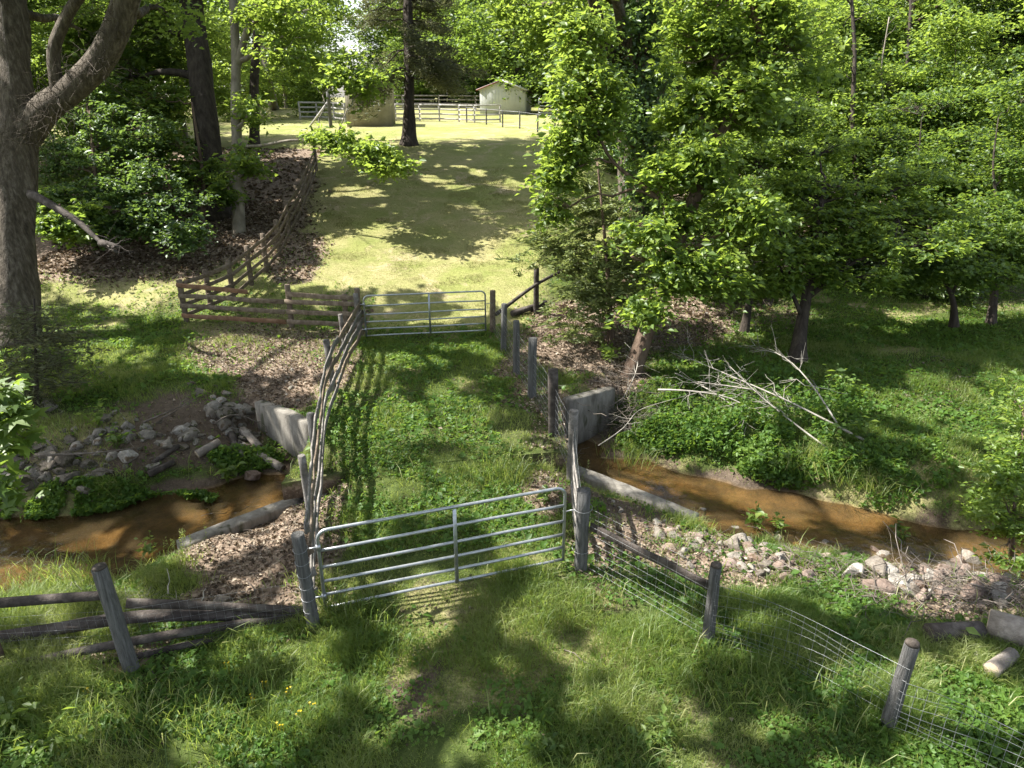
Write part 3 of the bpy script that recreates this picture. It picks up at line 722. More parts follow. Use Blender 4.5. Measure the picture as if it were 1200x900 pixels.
# gate posts
for (p, h, r, lab, ln) in (((368, 738), 1.52, .088, 'round grey gate post wrapped in wire at the left end of the near gate', (-.05, 0)),
                           ((680, 668), 1.38, .092, 'square grey gate post at the right end of the near gate', (0, 0))):
    g = G(*p); mb = MB(); post(mb, g, h, r, ln, 12, sq=(p[0] > 500), c=.5, seed=170 + p[0]); o = mb.build('gate_post', M['wood_blue'], origin=g); tag(o, lab, 'post')
    mb = MB()
    for zz in np.linspace(.35, 1.3, 6) if p[0] < 500 else (.4, 1.1):
        a = np.linspace(0, 2 * np.pi, 13); rr = r * (1.06 if p[0] < 500 else 1.5); tube(mb, np.stack([g[0] + ln[0] * zz / h + rr * np.cos(a), g[1] + rr * np.sin(a), g[2] + zz + .02 * np.sin(a)], 1), .0035, 4, cap=False)
    mb.build('wire_wrap', M['wire'], o)

# near left rail fence
t = empty('rail_fence', G(155, 786), 'dark split rail fence at lower left, sagging from a tilted post to the gate', 'fence')
gp = G(155, 787); add_post(t, gp, 1.52, .088, 'wood_blue', lean=(-.10, .04), seed=180, c=.75, seg=14); post_top(t, gp, 1.52, .084, (-.10, .04))
ge = G(362, 726); lf = at(-60, 716, 9.0)
def hp(px, py, tt): return at(px, py, tt)
add_pole(t, smooth_path(np.array([hp(-70, 712, 9.3), hp(30, 704, 9.25), hp(128, 697, 9.2)]), .3), [.062], 'wood_old', 181)
add_pole(t, smooth_path(np.array([hp(148, 707, 9.25), hp(240, 709, 9.55), hp(366, 716, 9.8)]), .3), .060, 'wood_old', 182)
add_pole(t, smooth_path(np.array([hp(-70, 756, 9.2), hp(60, 738, 9.3), hp(140, 722, 9.4), hp(250, 720, 9.65), hp(364, 724, 9.82)]), .3), .085, 'wood_old', 183)
add_pole(t, smooth_path(np.array([hp(-70, 796, 8.9), hp(40, 775, 8.95), hp(150, 752, 9.0), hp(290, 729, 9.6), hp(366, 722, 9.85)]), .3), .06, 'wood_old', 184, rough=.12)
add_pole(t, smooth_path(np.array([hp(80, 788, 8.95), hp(200, 760, 9.25), hp(300, 740, 9.6)]), .3), .05, 'wood_old', 185, rough=.2)
q = np.array([hp(-60, 770, 9.05), hp(150, 752, 9.08), hp(352, 735, 9.7)]); q[:, 2] = [gz(a, b) for a, b in q[:, :2]]
wire_mesh(t, q, .05, .72, .1, 7, .0010)

# near right post, rail and wire fence
t = empty('wire_fence', G(830, 750), 'sagging woven wire fence on three grey posts running down to the lower right', 'fence')
p0, p1, p2 = G(682, 668), G(829, 750), G(1040, 852); p3 = G(1260, 960)
post_top(t, p1, 1.18, .074, (-.01, 0)); post_top(t, p2, 1.18, .078, (.03, 0))
add_post(t, p1, 1.18, .078, 'wood_blue', seed=190, c=.35, lean=(-.01, 0), seg=12)
add_post(t, p2, 1.18, .082, 'wood_blue', seed=191, c=.6, lean=(.03, 0), seg=14)
add_post(t, p3, 1.2, .09, 'wood_blue', seed=192, c=.5)
add_rail(t, [p0 + [.1, -.05, .80], p1 + [0, .1, .78]], .13, .04, 'wood_old', .02, 193, c=.8)
wire_mesh(t, [p0 + [.08, -.08, 0], p1 + [.0, -.09, 0]], .1, 1.12, .14, 9, .0016)
mid = (p1 + p2) / 2 + [.1, .25, 0]
wire_mesh(t, smooth_path(np.array([p1 + [0, -.09, 0], mid, p2 + [0, -.11, 0]]), .3), .02, .9, .15, 9, .0016, sag=.1)
wire_mesh(t, smooth_path(np.array([p2 + [0, -.11, 0], (p2 + p3) / 2 + [0, .2, -.1], p3]), .3), .0, .72, .11, 8, .0026, sag=.08)

# ------------------------------------------------------------------ far fences and buildings
def far_fence(label, pix_list, h, nr, r=.07, mat='rail_pale', group=None, rail_mat='rail_pale', t_=None, rail_h=.13):
    pts = [G(*p) for p in pix_list] if t_ is None else [np.array([*p, gz(*p)]) for p in t_]
    root = empty('paddock_fence', pts[0], label, 'fence', group)
    for k, p in enumerate(pts): add_post(root, p, h, r, mat, sq=True, seed=200 + k, c=.5)
    for k in range(nr):
        for a in range(len(pts) - 1):
            p, q = pts[a].copy(), pts[a + 1].copy(); dz = h * (.95 - .8 * k / max(nr - 1, 1)); p[2] += dz; q[2] += dz
            add_rail(root, [p + [0, -.08, 0], q + [0, -.08, 0]], rail_h, .04, rail_mat, .0, 210 + a)
    return root
far_fence('pale three rail fence across the hilltop, right of the cream shed', [(464, 142), (492, 142), (515, 142), (538, 143), (556, 143.5), (586, 143)], 1.4, 4)
far_fence('long brownish rail fence in the background in front of the tree line', None, 1.5, 4, t_=[(-16, 84), (-12, 84), (-8, 84), (-4, 84.2), (-2.2, 84.3)], mat='wood_grey', rail_mat='wood_grey')
far_fence('grey tubular corral panel beside the white barn', None, 1.6, 5, .05, t_=[(2.6, 74), (4.2, 74), (6.2, 74), (9, 74)], mat='galv', rail_mat='galv', rail_h=.07)
far_fence('row of bare metal posts strung with wire down the sunny lawn', [(547, 143.5), (570, 146), (589, 149), (609, 151), (630, 155), (650, 158)], 1.25, 2, .055, 'wood_blue', rail_mat='wire', rail_h=.02)
far_fence('pale rail fence left of the cream shed on the hilltop', [(352, 140), (372, 140), (392, 141), (405, 143)], 1.5, 4)

def gable(name, label, c, w, d, hw, hr, rz, wall, ov=.3):
    root = empty(name, c, label, 'building', None, rz)
    def loc(mb, nm, mat, sm=False):
        o = bpy.data.objects.new(nm, mb.mesh(nm, mat, sm)); col.objects.link(o); o.parent = root; return o
    mb = MB()   # gable end faces the camera (-y)
    V = [(-w / 2, -d / 2, -.6), (w / 2, -d / 2, -.6), (w / 2, -d / 2, hw), (0, -d / 2, hr), (-w / 2, -d / 2, hw)]
    V += [(a, -b, c_) for a, b, c_ in V]
    mb.ngon([0, 1, 2, 3, 4]); mb.ngon([9, 8, 7, 6, 5]); mb.add(V, [(0, 5, 6, 1), (1, 6, 7, 2), (4, 9, 5, 0)])
    wl = loc(mb, 'wall', wall)
    sl = math.hypot(w / 2 + ov, (hr - hw) * (w / 2 + ov) / (w / 2)); ux = (w / 2 + ov) / sl; uz = (hr - hw) * (w / 2 + ov) / (w / 2) / sl
    mb = MB()
    for s in (-1, 1):
        box(mb, (s * (w / 2 + ov) / 2, 0, hr - uz * sl / 2 + .06), [(s * ux * sl / 2, 0, -uz * sl / 2), (0, d / 2 + ov, 0), (uz * .05 * s, 0, ux * .05)])
    rf = loc(mb, 'roof', M['roof'])
    for s in (-1, 1):
        mb = MB(); box(mb, (s * (w / 2 + ov) / 2, -d / 2 - ov - .02, hr - uz * sl / 2 + .02), [(s * ux * sl / 2, 0, -uz * sl / 2), (0, .025, 0), (uz * .05 * s, 0, ux * .05)])
        o = loc(mb, 'fascia', M['trim'] if s < 0 else M['white_wall']); o.parent = rf
    return root, loc
bc = G(601, 133); bc = np.array([at(594, 131, 80)[0], 78.0, 0]); bc[2] = gz(bc[0], bc[1])
root, loc = gable('white_barn', 'small white barn with a low gable roof beyond the paddock rails', bc, 4.5, 5, 2.2, 3.0, R(-9), M['white_wall'])
mb = MB()
for k in range(13): box(mb, (-2.0 + k * .33, -2.508, .95), [(.010, 0, 0), (0, .010, 0), (0, 0, 1.2)])
loc(mb, 'wall_seam', M['white_wall'])
sc_ = G(436, 146.5)
root, loc = gable('cream_shed', 'windowless cream shed half hidden by branches left of the lone conifer', sc_, 3.5, 3.4, 2.95, 3.12, R(4), M['cream_wall'], .08)
mb = MB()
for k in range(9): box(mb, (-1.6 + k * .4, -1.706, 1.15), [(.012, 0, 0), (0, .010, 0), (0, 0, 1.6)])
loc(mb, 'batten', M['cream_wall'])
# utility post with stay by the shed
g = G(388, 150); mb = MB(); post(mb, g, 2.6, .12, seed=250, sq=True); o = mb.build('corner_post', M['wood_blue'], origin=g); tag(o, 'tall grey corner post with a leaning stay left of the cream shed', 'post')
mb = MB(); tube(mb, [g + [-1.6, -.2, .1], g + [-.05, 0, 1.9]], .07, 8); mb.build('stay', M['rail_pale'], o)

# ------------------------------------------------------------------ trees
def bez(a, b, sag=0.0, n=6, wob=.0, r=rng):
    a = np.asarray(a, float); b = np.asarray(b, float)
    s = np.linspace(0, 1, n)[:, None]; m = (a + b) / 2; m = m + np.array([0, 0, sag * np.linalg.norm(b - a)])
    P = (1 - s) ** 2 * a + 2 * s * (1 - s) * m + s ** 2 * b
    if wob: P[1:-1] += r.normal(size=(n - 2, 3)) * wob * np.linalg.norm(b - a)
    return P
def PB(px, py, t, rx, ry, rd=None, n=60, **k):
    c = at(px, py, t); a = rx * t / F; b = ry * t / F
    return dict(c=c, r=np.array([a, rd if rd else (a + b) / 2, b]), n=n, **k)
def WB(x, y, z, rx, ry, rz, n=60, **k): return dict(c=np.array([x, y, z], float), r=np.array([rx, ry, rz], float), n=n, **k)

def tree(name, label, cat, trunk, r0, r1, blobs, bark='bark_brown', leaf='leaf_mid', ls=.14, m=45, cs=.5, flat=.35, up=.6, carve=False, forks=(), group=None, shape='leaf',
         seed=1, limb_r=.35, twigs=.5, elong=1.7, rough=.18, flare=1.35, seg=10, origin=None, droop=0.0, extra=None, twig_r=.012, gap=.38, crown_kind=None):
    r = np.random.default_rng(seed)
    T = smooth_path(np.array(trunk, float), .35, 2); n = len(T)
    rad = r0 + (r1 - r0) * np.linspace(0, 1, n) ** .8
    rad = rad * (1 + (flare - 1) * np.exp(-np.linspace(0, np.linalg.norm(T[-1] - T[0]), n) / .5))
    base = T[0].copy() if origin is None else np.array(origin, float)
    tb = MB(); tube(tb, np.concatenate([[T[0] - (T[1] - T[0]) * 1.5], T]), np.concatenate([[rad[0] * 1.15], rad]), seg, rough=rough, seed=seed)
    nodes = [(p, q) for p, q in zip(T, rad)]
    for fk, f0, f1 in forks:
        P = smooth_path(np.array(fk, float), .3, 2); q = f0 + (f1 - f0) * np.linspace(0, 1, len(P)); tube(tb, P, q, 9, rough=rough, seed=seed + 5)
        nodes += list(zip(P, q))
    NP = np.array([p for p, q in nodes]); NR = np.array([q for p, q in nodes])
    lb = MB(); allp = []; alls = []; dirs = []
    for b in blobs:
        c = b['c']; rr = b['r']
        dv = NP - c; dv[:, 2] += .35 * np.linalg.norm(rr)      # join a little lower than the foliage
        k = int(np.argmin(np.einsum('ij,ij->i', dv, dv) + (NP[:, 2] > c[2] + .3) * 4.0))
        ln = np.linalg.norm(NP[k] - c)
        if b.get('limb', 1):
            L = bez(NP[k], c, .12, 8, .03, r); q0 = min(NR[k] * .75, limb_r * (.25 + .1 * ln)); lr = np.linspace(q0, max(.012, q0 * .25), 8)
            tube(tb, L, lr, 7, rough=.12, seed=seed)
        else: L = NP[max(0, k - 8):k + 9]
        nc = b['n']; u = r.normal(size=(nc * 3, 3)); u /= np.linalg.norm(u, axis=1, keepdims=True)
        u = u * (r.random((nc * 3, 1)) ** (1 / 2.3))
        P = c + u * rr
        g = (vnoise(P[:, 0] * .9 + P[:, 2] * .5, P[:, 1] * .9 + P[:, 2] * .8, seed) + vnoise(P[:, 0] * 2, P[:, 2] * 2 + P[:, 1], seed + 3)) / 2
        P = P[g > gap][:nc]
        if carve: P = P  # leaves shading the chosen sun patches are removed below
        for p in P:
            if r.random() < twigs:
                d = np.linalg.norm(L - p, axis=1); s_ = L[max(0, int(np.argmin(d)) - 1)]
                if np.linalg.norm(s_ - p) > .2: tube(lb, bez(s_, p, .08, 5, .05, r), np.linspace(twig_r * (1 + .3 * np.linalg.norm(s_ - p)), twig_r * .4, 5), 4, cap=False)
        mm = b.get('m', m); cs_ = b.get('cs', cs)
        csz = cs_ * (.6 + .8 * r.random(len(P)))
        K = np.repeat(np.arange(len(P)), mm)
        o = r.normal(size=(len(K), 3)) * .55
        # each cluster is a tilted flat spray, drooping outward
        tilt = r.normal(size=(len(P), 2)) * .25
        o[:, 2] = o[:, 2] * flat + (o[:, :2] * tilt[K]).sum(1) - droop * (o[:, 0] ** 2 + o[:, 1] ** 2)
        Lp = P[K] + o * csz[K][:, None]
        allp.append(Lp); alls.append(np.full(len(Lp), b.get('ls', ls))); dirs.append(o * [1, 1, .3])
    if len(lb.v): tb.v += lb.v; tb.c += lb.c; [tb.f[q].extend([f + tb.n for f in lb.f[q]]) for q in (3, 4)]; tb.n += lb.n
    cr = MB()
    if allp:
        Lp = np.concatenate(allp); S = np.concatenate(alls); D = np.concatenate(dirs)
        if carve:
            kp = keep_shade(Lp); Lp, S, D = Lp[kp], S[kp], D[kp]
        cl = np.clip(.48 + .85 * (vnoise(Lp[:, 0] * 1.6, Lp[:, 1] * 1.3 + Lp[:, 2] * 2.0, seed + 9) - .5) + r.normal(size=len(Lp)) * .19, 0, 1)
        leaves(cr, Lp, S, up, elong, .25, cl, shape, D, r)
    if extra: extra(tb, cr, r)
    root = empty(name, base, label, cat, group)
    tb.build('trunk', M[bark], root, smooth=True, origin=None) if False else None
    for mbx, nm, mt in ((tb, 'trunk', bark), (cr, 'crown', leaf)):
        if not mbx.v: continue
        mbx.v = [v - base for v in mbx.v]
        o = bpy.data.objects.new(nm, mbx.mesh(nm, M[mt], nm == 'trunk')); col.objects.link(o); o.parent = root
    return root

def gp_(px, py): return G(px, py)

def bare_twigs(tb, cr, r):
    for k in range(90):
        s = r.random(); P0 = np.array([np.interp(s, [0, .35, .7, 1], [q[j] for q in (at(30, 170, 20.3), at(60, 118, 20), at(112, 75, 19.6), at(140, 20, 19.2))]) for j in range(3)])
        d = r.normal(size=3) * [1, .7, .9] + [0, -.5, .1]; d /= np.linalg.norm(d); L = .5 + 1.1 * r.random(); q = bez(P0, P0 + d * L - [0, 0, .25 * L], .1, 6, .06, r); tube(tb, q, np.linspace(.012, .004, 6), 4, cap=False)
        for i in range(2): e = q[3] + r.normal(size=3) * .25; tube(tb, [q[3], (q[3] + e) / 2 + r.normal(size=3) * .03, e], [.006, .004, .003], 3, cap=False)
# --- the great sycamore at the left edge
b0 = at(18, 402, 20.8); b0[2] = gz(b0[0], b0[1])
tree('sycamore_tree', 'huge grey tree at the left edge, its thick limb curving up to the right', 'tree',
     [b0, at(17, 300, 20.8), at(19, 200, 20.8), at(24, 140, 20.7), at(14, 60, 20.6), at(8, -20, 20.5), at(0, -140, 20)], .60, .42,
     [PB(40, -190, 19, 220, 90, 5, 150), WB(-13, 15, 14, 6, 6, 2.5, 170), WB(-9, 19, 13.5, 5, 5, 2, 120), WB(-8, 14, 12.5, 5, 4.5, 1.6, 130), PB(190, 10, 22, 40, 40, 1, 14, ls=.17), PB(95, 35, 23, 35, 35, 1, 14, ls=.17)],
     'bark_grey', 'leaf_mid', .26, 46, .9, forks=[([at(24, 165, 20.8), at(52, 128, 20.5), at(85, 108, 20.1), at(115, 78, 19.8), at(137, 35, 19.5), at(152, -10, 19.2), at(175, -80, 18.5)], .44, .30),
     ([at(70, 118, 20.2), at(60, 60, 19.8), at(80, 15, 19.5), at(120, -40, 19)], .20, .13)], carve=True, extra=bare_twigs, seed=3, rough=.16, seg=16, flare=1.2)
# --- dark tall trunk behind
tree('poplar_tree', 'tall straight dark trunk rising out of the left thicket, thickest of the trunks behind', 'tree',
     [gp_(252, 252), at(246, 190, 31.7), at(238, 110, 31.6), at(229, 40, 31.5), at(220, -30, 31.4), at(205, -180, 31)], .60, .42,
     [PB(190, 40, 33, 60, 50, 2, 46), PB(150, 90, 32.5, 45, 40, 1.5, 30), PB(260, -60, 31, 160, 60, 5, 90), WB(-15, 36, 16, 6, 6, 3, 110), WB(-11, 38.5, 14.5, 5, 4.5, 2.4, 90)],
     'bark_dark', 'leaf_mid', .24, 40, .9, carve=True, seed=5, rough=.08, seg=12)
# --- slim forked tree with the bright hanging branch
tree('forked_tree', 'slim brown trunk forking near the top, with a long bright leafy branch reaching right', 'tree',
     [gp_(280, 272), at(279, 200, 29.8), at(276, 120, 29.8), at(277, 70, 29.8), at(273, 0, 29.8), at(268, -120, 29.5)], .25, .15,
     [PB(292, 190, 29.3, 24, 28, .6, 26), PB(292, 135, 29.4, 24, 20, .6, 16), PB(385, 165, 28, 28, 12, .7, 26), PB(425, 180, 27.6, 34, 13, .7, 40), PB(452, 196, 27.4, 26, 9, .6, 24), PB(340, 60, 29, 50, 26, 1.4, 34), PB(395, 85, 28.5, 40, 24, 1.2, 26), PB(428, 96, 28.5, 26, 22, 1.0, 26), PB(310, 20, 29, 40, 25, 1.4, 26),
      PB(360, 15, 29, 60, 24, 1.4, 26), PB(330, -110, 29, 150, 50, 4, 60)],
     'bark_pale', 'leaf_bright', .19, 36, .55, carve=False, seed=7, forks=[([at(277, 80, 29.8), at(287, 45, 29.7), at(298, 15, 29.6), at(310, -60, 29.5)], .17, .11),
      ([at(279, 172, 29.8), at(305, 171, 29), at(345, 163, 28.3), at(385, 170, 27.9), at(440, 190, 27.5)], .07, .02)], rough=.1, twigs=.6, flare=1.15)
tree('oak_tree', 'dark slender trunk on the sunny hilltop just right of the forked one', 'tree',
     [gp_(299, 172), at(298, 100, 43), at(301, 40, 43), at(306, -60, 43)], .32, .2, [PB(330, -30, 43, 80, 50, 4, 60), WB(-13, 44, 15, 5, 5, 3, 70)], 'bark_dark', 'leaf_mid', .28, 40, 1.0, seed=9, carve=True)
tree('oak_tree', 'pale leaning trunk standing far back on the left hilltop lawn', 'tree',
     [gp_(321, 128), at(314, 90, 62), at(308, 50, 62), at(300, -30, 62)], .5, .3, [PB(310, 10, 62, 70, 40, 5, 70), PB(370, 30, 62, 40, 26, 3, 40)], 'bark_pale', 'leaf_mid', .34, 36, 1.4, seed=10)
# --- lone conifer on the lawn
def needles(tb, cr, r):
    tr = [gp_(480, 170), at(479, 90, 42.5), at(478, 0, 42.3), at(477, -170, 42)]
    P = smooth_path(np.array(tr), .4)
    for k in range(16):     # the lowest boughs, hanging
        p = P[int((.24 + .12 * r.random()) * (len(P) - 1))]; a = (0 if k % 2 else math.pi) + r.normal() * .45; ln = 2.6 + 2.2 * r.random()
        if k % 2 == 0: ln = 2.4 + 1.6 * r.random()
        e = p + np.array([math.cos(a), math.sin(a) - .3 * (k % 2 == 0), 0]) * ln - [0, 0, (.28 if k % 2 else .62) * ln * (.4 + r.random())]; br = bez(p, e, .14, 7, .02, r); tube(tb, br, np.linspace(.05, .01, 7), 5, cap=False)
        for i in range(17):
            w = .3 + .7 * r.random(); q = np.array([np.interp(w, np.linspace(0, 1, 7), br[:, j]) for j in range(3)])
            leaves(cr, q + r.normal(size=(16, 3)) * [.3, .3, .22] + [0, 0, -.25], .26, .25, 4.0, .1, None, 'leaf', None, r)
    for k in range(54):
        s = r.random() ** .8; p = P[int((.26 + .74 * s) * (len(P) - 1))]
        a = r.random() * 2 * math.pi; ln = (4.4 - 1.6 * s) * (.55 + .6 * r.random())
        d = np.array([math.cos(a), math.sin(a), .06 - .2 * r.random()])
        e = p + d * ln + np.array([0, 0, -.10 * ln]); br = bez(p, e, .08, 7, .02, r)
        tube(tb, br, np.linspace(.06, .012, 7), 5, cap=False)
        for i in range(26):
            q = br[0] + (br[-1] - br[0]) * 0; w = .25 + .75 * r.random(); q = np.array([np.interp(w, np.linspace(0, 1, 7), br[:, j]) for j in range(3)])
            m_ = 16; pos = q + r.normal(size=(m_, 3)) * [.26, .26, .16] + [0, 0, -.18]
            leaves(cr, pos, .26, .25, 5.0, .1, None, 'leaf', None, r)
tree('pine_tree', 'lone conifer with a dark straight trunk and drooping grey green boughs on the lawn', 'tree',
     [gp_(480, 170), at(479, 90, 42.5), at(478, 0, 42.3), at(477, -170, 42)], .36, .2, [], 'bark_dark', 'needle', seed=12, extra=needles, flare=1.7)

# --- ivy clad trunk
def ivy(tb, cr, r):
    for k in range(7000):
        s = r.random(); c = np.array([np.interp(s, [0, .4, 1], [q[j] for q in IV]) for j in range(3)])
        a = r.random() * 2 * math.pi; w = .36 + .55 * r.random() ** 3
        p = c + [w * math.cos(a), w * math.sin(a), 0]
        ivp.append(p)
    leaves(cr, np.array(ivp), .15, .15, 1.3, .2, None, 'leaf', np.array(ivp) * 0 + [0, 0, -1], r)
ivp = []; ib = at(740, 335, 26.0); ib[2] = gz(ib[0], ib[1])
IV = [ib, at(752, 180, 25.6), at(756, -40, 25.5)]
tree('ivy_tree', 'upright tree with its trunk wrapped in glossy ivy, behind the leaning tree', 'tree',
     IV + [at(757, -150, 25.4)], .36, .26, [PB(735, 60, 25, 46, 50, 1.2, 40), PB(770, 130, 25, 40, 50, 1, 30), PB(720, 150, 24.6, 36, 40, 1, 34), PB(700, 80, 25.5, 45, 40, 1.2, 34), PB(790, 20, 25, 60, 40, 1.6, 40), PB(740, -110, 25, 150, 60, 4, 70)],
     'bark_brown', 'leaf_glossy', .17, 34, .55, seed=14, extra=ivy)
tree('maple_tree', 'bare grey brown trunk beside the ivy covered trunk', 'tree', [at(728, 330, 27) * [1, 1, 0] + [0, 0, gz(*at(728, 330, 27)[:2])], at(735, 240, 27), at(733, 120, 27), at(731, 0, 27), at(729, -120, 27)], .36, .27,
     [PB(670, -60, 27, 110, 50, 3, 60), PB(640, 30, 28, 50, 34, 1.6, 40), PB(600, 15, 29, 40, 22, 1.5, 26), PB(690, 30, 27, 40, 30, 1.4, 30), WB(-1.5, 19.5, 13, 3.4, 3, 1.3, 90, ls=.46), WB(1.5, 21.8, 13.3, 3.4, 3, 1.4, 90, ls=.46), WB(1.2, 18, 13, 3, 2.6, 1.3, 70, ls=.46), WB(4, 24.5, 14, 3.6, 3, 1.5, 90, ls=.46), WB(6, 21.5, 13.6, 3.4, 3, 1.4, 70, ls=.46), WB(8, 26, 14, 4, 3.6, 1.5, 70, ls=.46), WB(-1, 25, 13.5, 3, 3, 1.4, 50, ls=.46)], 'bark_grey', 'leaf_bright', .22, 36, .8, seed=15, carve=True)  # high boughs out of view with oversized leaves, added to shade the right bank
# --- leaning tree by the bridge
lb0 = gp_(738, 440)
tree('leaning_tree', 'leaning brown trunk by the right wing wall, draped in broad bright leaves', 'tree',
     [lb0, at(757, 392, 18.5), at(777, 335, 18.4), at(800, 265, 18.3), at(830, 195, 18.2), at(858, 130, 18.0), at(890, 70, 17.9), at(897, 45, 17.9), at(880, 10, 17.8), at(876, -60, 17.7)], .235, .09,
     [PB(690, 110, 18.6, 44, 40, .9, 75), PB(686, 50, 18.8, 34, 34, .9, 54), PB(656, 200, 18.8, 26, 30, .5, 35), PB(676, 160, 18.7, 40, 26, .6, 45), PB(650, 240, 18.9, 16, 18, .3, 13), PB(770, 262, 17.8, 44, 26, .7, 48), PB(740, 300, 17.6, 40, 22, .6, 45), PB(790, 320, 17.6, 40, 26, .6, 40),
      PB(825, 60, 18, 60, 40, 1.0, 86), PB(870, 120, 17.8, 50, 44, 1.0, 81), PB(850, 185, 17.8, 54, 40, .9, 75), PB(880, 250, 17.6, 50, 40, .9, 67), PB(835, 320, 17.5, 46, 34, .8, 59), PB(810, 130, 18.2, 40, 36, .8, 48), PB(925, 60, 18, 50, 50, .9, 59), PB(860, 5, 18, 90, 26, 1.2, 67), PB(780, 200, 18, 30, 26, .6, 27), PB(755, 365, 17.6, 26, 16, .4, 21)],
     'bark_brown', 'leaf_bright', .155, 36, .40, seed=17, forks=[([at(800, 265, 18.3), at(765, 225, 18.3), at(715, 190, 18.5), at(690, 130, 18.6)], .07, .03), ([at(790, 300, 18.3), at(830, 285, 17.9), at(870, 250, 17.6)], .08, .03)], twigs=.7, droop=.25, flare=1.12, gap=.42)
# --- dogwood on the right bank
tree('dogwood_tree', 'low spreading tree with layered leaf sprays standing alone on the right bank', 'tree',
     [gp_(934, 424), at(938, 385, 19.4), at(944, 350, 19.3), at(952, 318, 19.2), at(960, 270, 19.2), at(965, 215, 19.3)], .20, .05,
     [PB(930, 300, 18.6, 60, 16, .8, 40), PB(1000, 285, 18.8, 70, 14, .9, 44), PB(1070, 288, 18.4, 62, 12, .8, 44), PB(980, 255, 19.2, 80, 14, 1.2, 44), PB(1060, 250, 19.4, 70, 14, 1.0, 40), PB(920, 255, 19.2, 60, 15, 1.0, 36), PB(970, 215, 19.6, 80, 16, 1.1, 44), PB(1050, 210, 20, 60, 15, 1.1, 34), PB(905, 330, 18.8, 34, 16, .6, 18), PB(1000, 325, 18.6, 50, 12, .8, 20), PB(955, 175, 20, 60, 18, 1.0, 30)],
     'bark_dark', 'leaf_bright', .135, 42, .42, .14, up=.74, seed=19, gap=.45, forks=[([at(944, 352, 19.3), at(965, 335, 19.1), at(1000, 305, 18.9), at(1050, 290, 18.6)], .08, .025), ([at(940, 370, 19.3), at(925, 335, 19.1), at(910, 305, 19)], .07, .025)], twigs=.8, rough=.2)
# --- feathery cedar sapling
def feather(blobs, nl, ls):
    def f(tb, cr, r):
        for (px, py, t, rx, ry, n) in blobs:
            c = at(px, py, t)
            for k in range(int(n * 1.6)):
                p = c + r.normal(size=3) * np.array([rx * t / F, .6, ry * t / F]) * .5
                d = r.normal(size=3) * [1, 1, .3]; d /= np.linalg.norm(d); ln = .45 + .3 * r.random()
                br = bez(p, p + d * ln - [0, 0, .1], .1, 5); tube(tb, br, np.linspace(.008, .003, 5), 3, cap=False)
                w = r.random((nl, 1)); pos = p + d * ln * w + r.normal(size=(nl, 3)) * [.07, .07, .03] - [0, 0, .1] * w ** 2
                leaves(cr, pos, ls, .45, 4.0, .1, None, 'leaf', np.tile(d, (nl, 1)), r)
    return f
tree('cedar_sapling', 'feathery pale green cedar sapling behind the post and brace pole', 'tree', [gp_(716, 404), at(714, 340, 20.4), at(708, 270, 20.4), at(700, 190, 20.5)], .09, .03, [], 'bark_brown', 'cedar', seed=21,
     extra=feather([(700, 345, 20.2, 60, 24, 60), (675, 300, 20.8, 56, 26, 60), (690, 250, 21, 50, 24, 50), (720, 300, 20.5, 44, 30, 40), (655, 275, 21.4, 36, 20, 26), (690, 390, 20, 40, 12, 12), (680, 215, 21.3, 40, 20, 26)], 40, .17))
tree('cedar_sapling', 'brownish half bare cedar bush in shade before the great left trunk', 'shrub', [gp_(44, 478), at(42, 420, 16.6), at(40, 350, 16.6)], .05, .02, [], 'bark_dark', 'needle', seed=22,
     extra=feather([(40, 430, 16.6, 50, 34, 70), (35, 380, 16.7, 44, 24, 50), (70, 400, 16.4, 30, 20, 26), (30, 455, 16.5, 40, 14, 24)], 20, .11))
# --- right edge bush and left edge sapling
tree('bush', 'bright leafy bush at the right edge beside the stream', 'shrub', [gp_(1185, 655), at(1188, 600, 12.2), at(1195, 520, 12.2)], .05, .02,
     [PB(1180, 600, 12.2, 40, 34, .6, 60), PB(1170, 560, 12.1, 26, 18, .5, 26), PB(1195, 530, 12.2, 26, 30, .6, 34), PB(1200, 480, 12.4, 26, 26, .5, 24), PB(1180, 640, 12, 30, 20, .5, 26), PB(1225, 580, 12.4, 40, 60, .7, 50)], 'bark_brown', 'leaf_bright', .085, 26, .22, seed=24, twig_r=.006)
tree('maple_sapling', 'star leaved sapling poking in close at the left edge', 'sapling', [(-6.45, 7.0, gz(-6.45, 7.0)), (-6.4, 7.05, 2.2), (-6.2, 7.2, 3.8)], .05, .02,
     [PB(8, 500, 8.0, 24, 34, .3, 20), PB(-20, 470, 8.0, 40, 40, .4, 26), PB(4, 575, 8.1, 16, 16, .2, 7), PB(-30, 560, 8.1, 36, 40, .4, 20)], 'bark_brown', 'leaf_mid', .17, 7, .20, seed=25, elong=1.15, twig_r=.006, shape='star', up=.6, flat=.8)

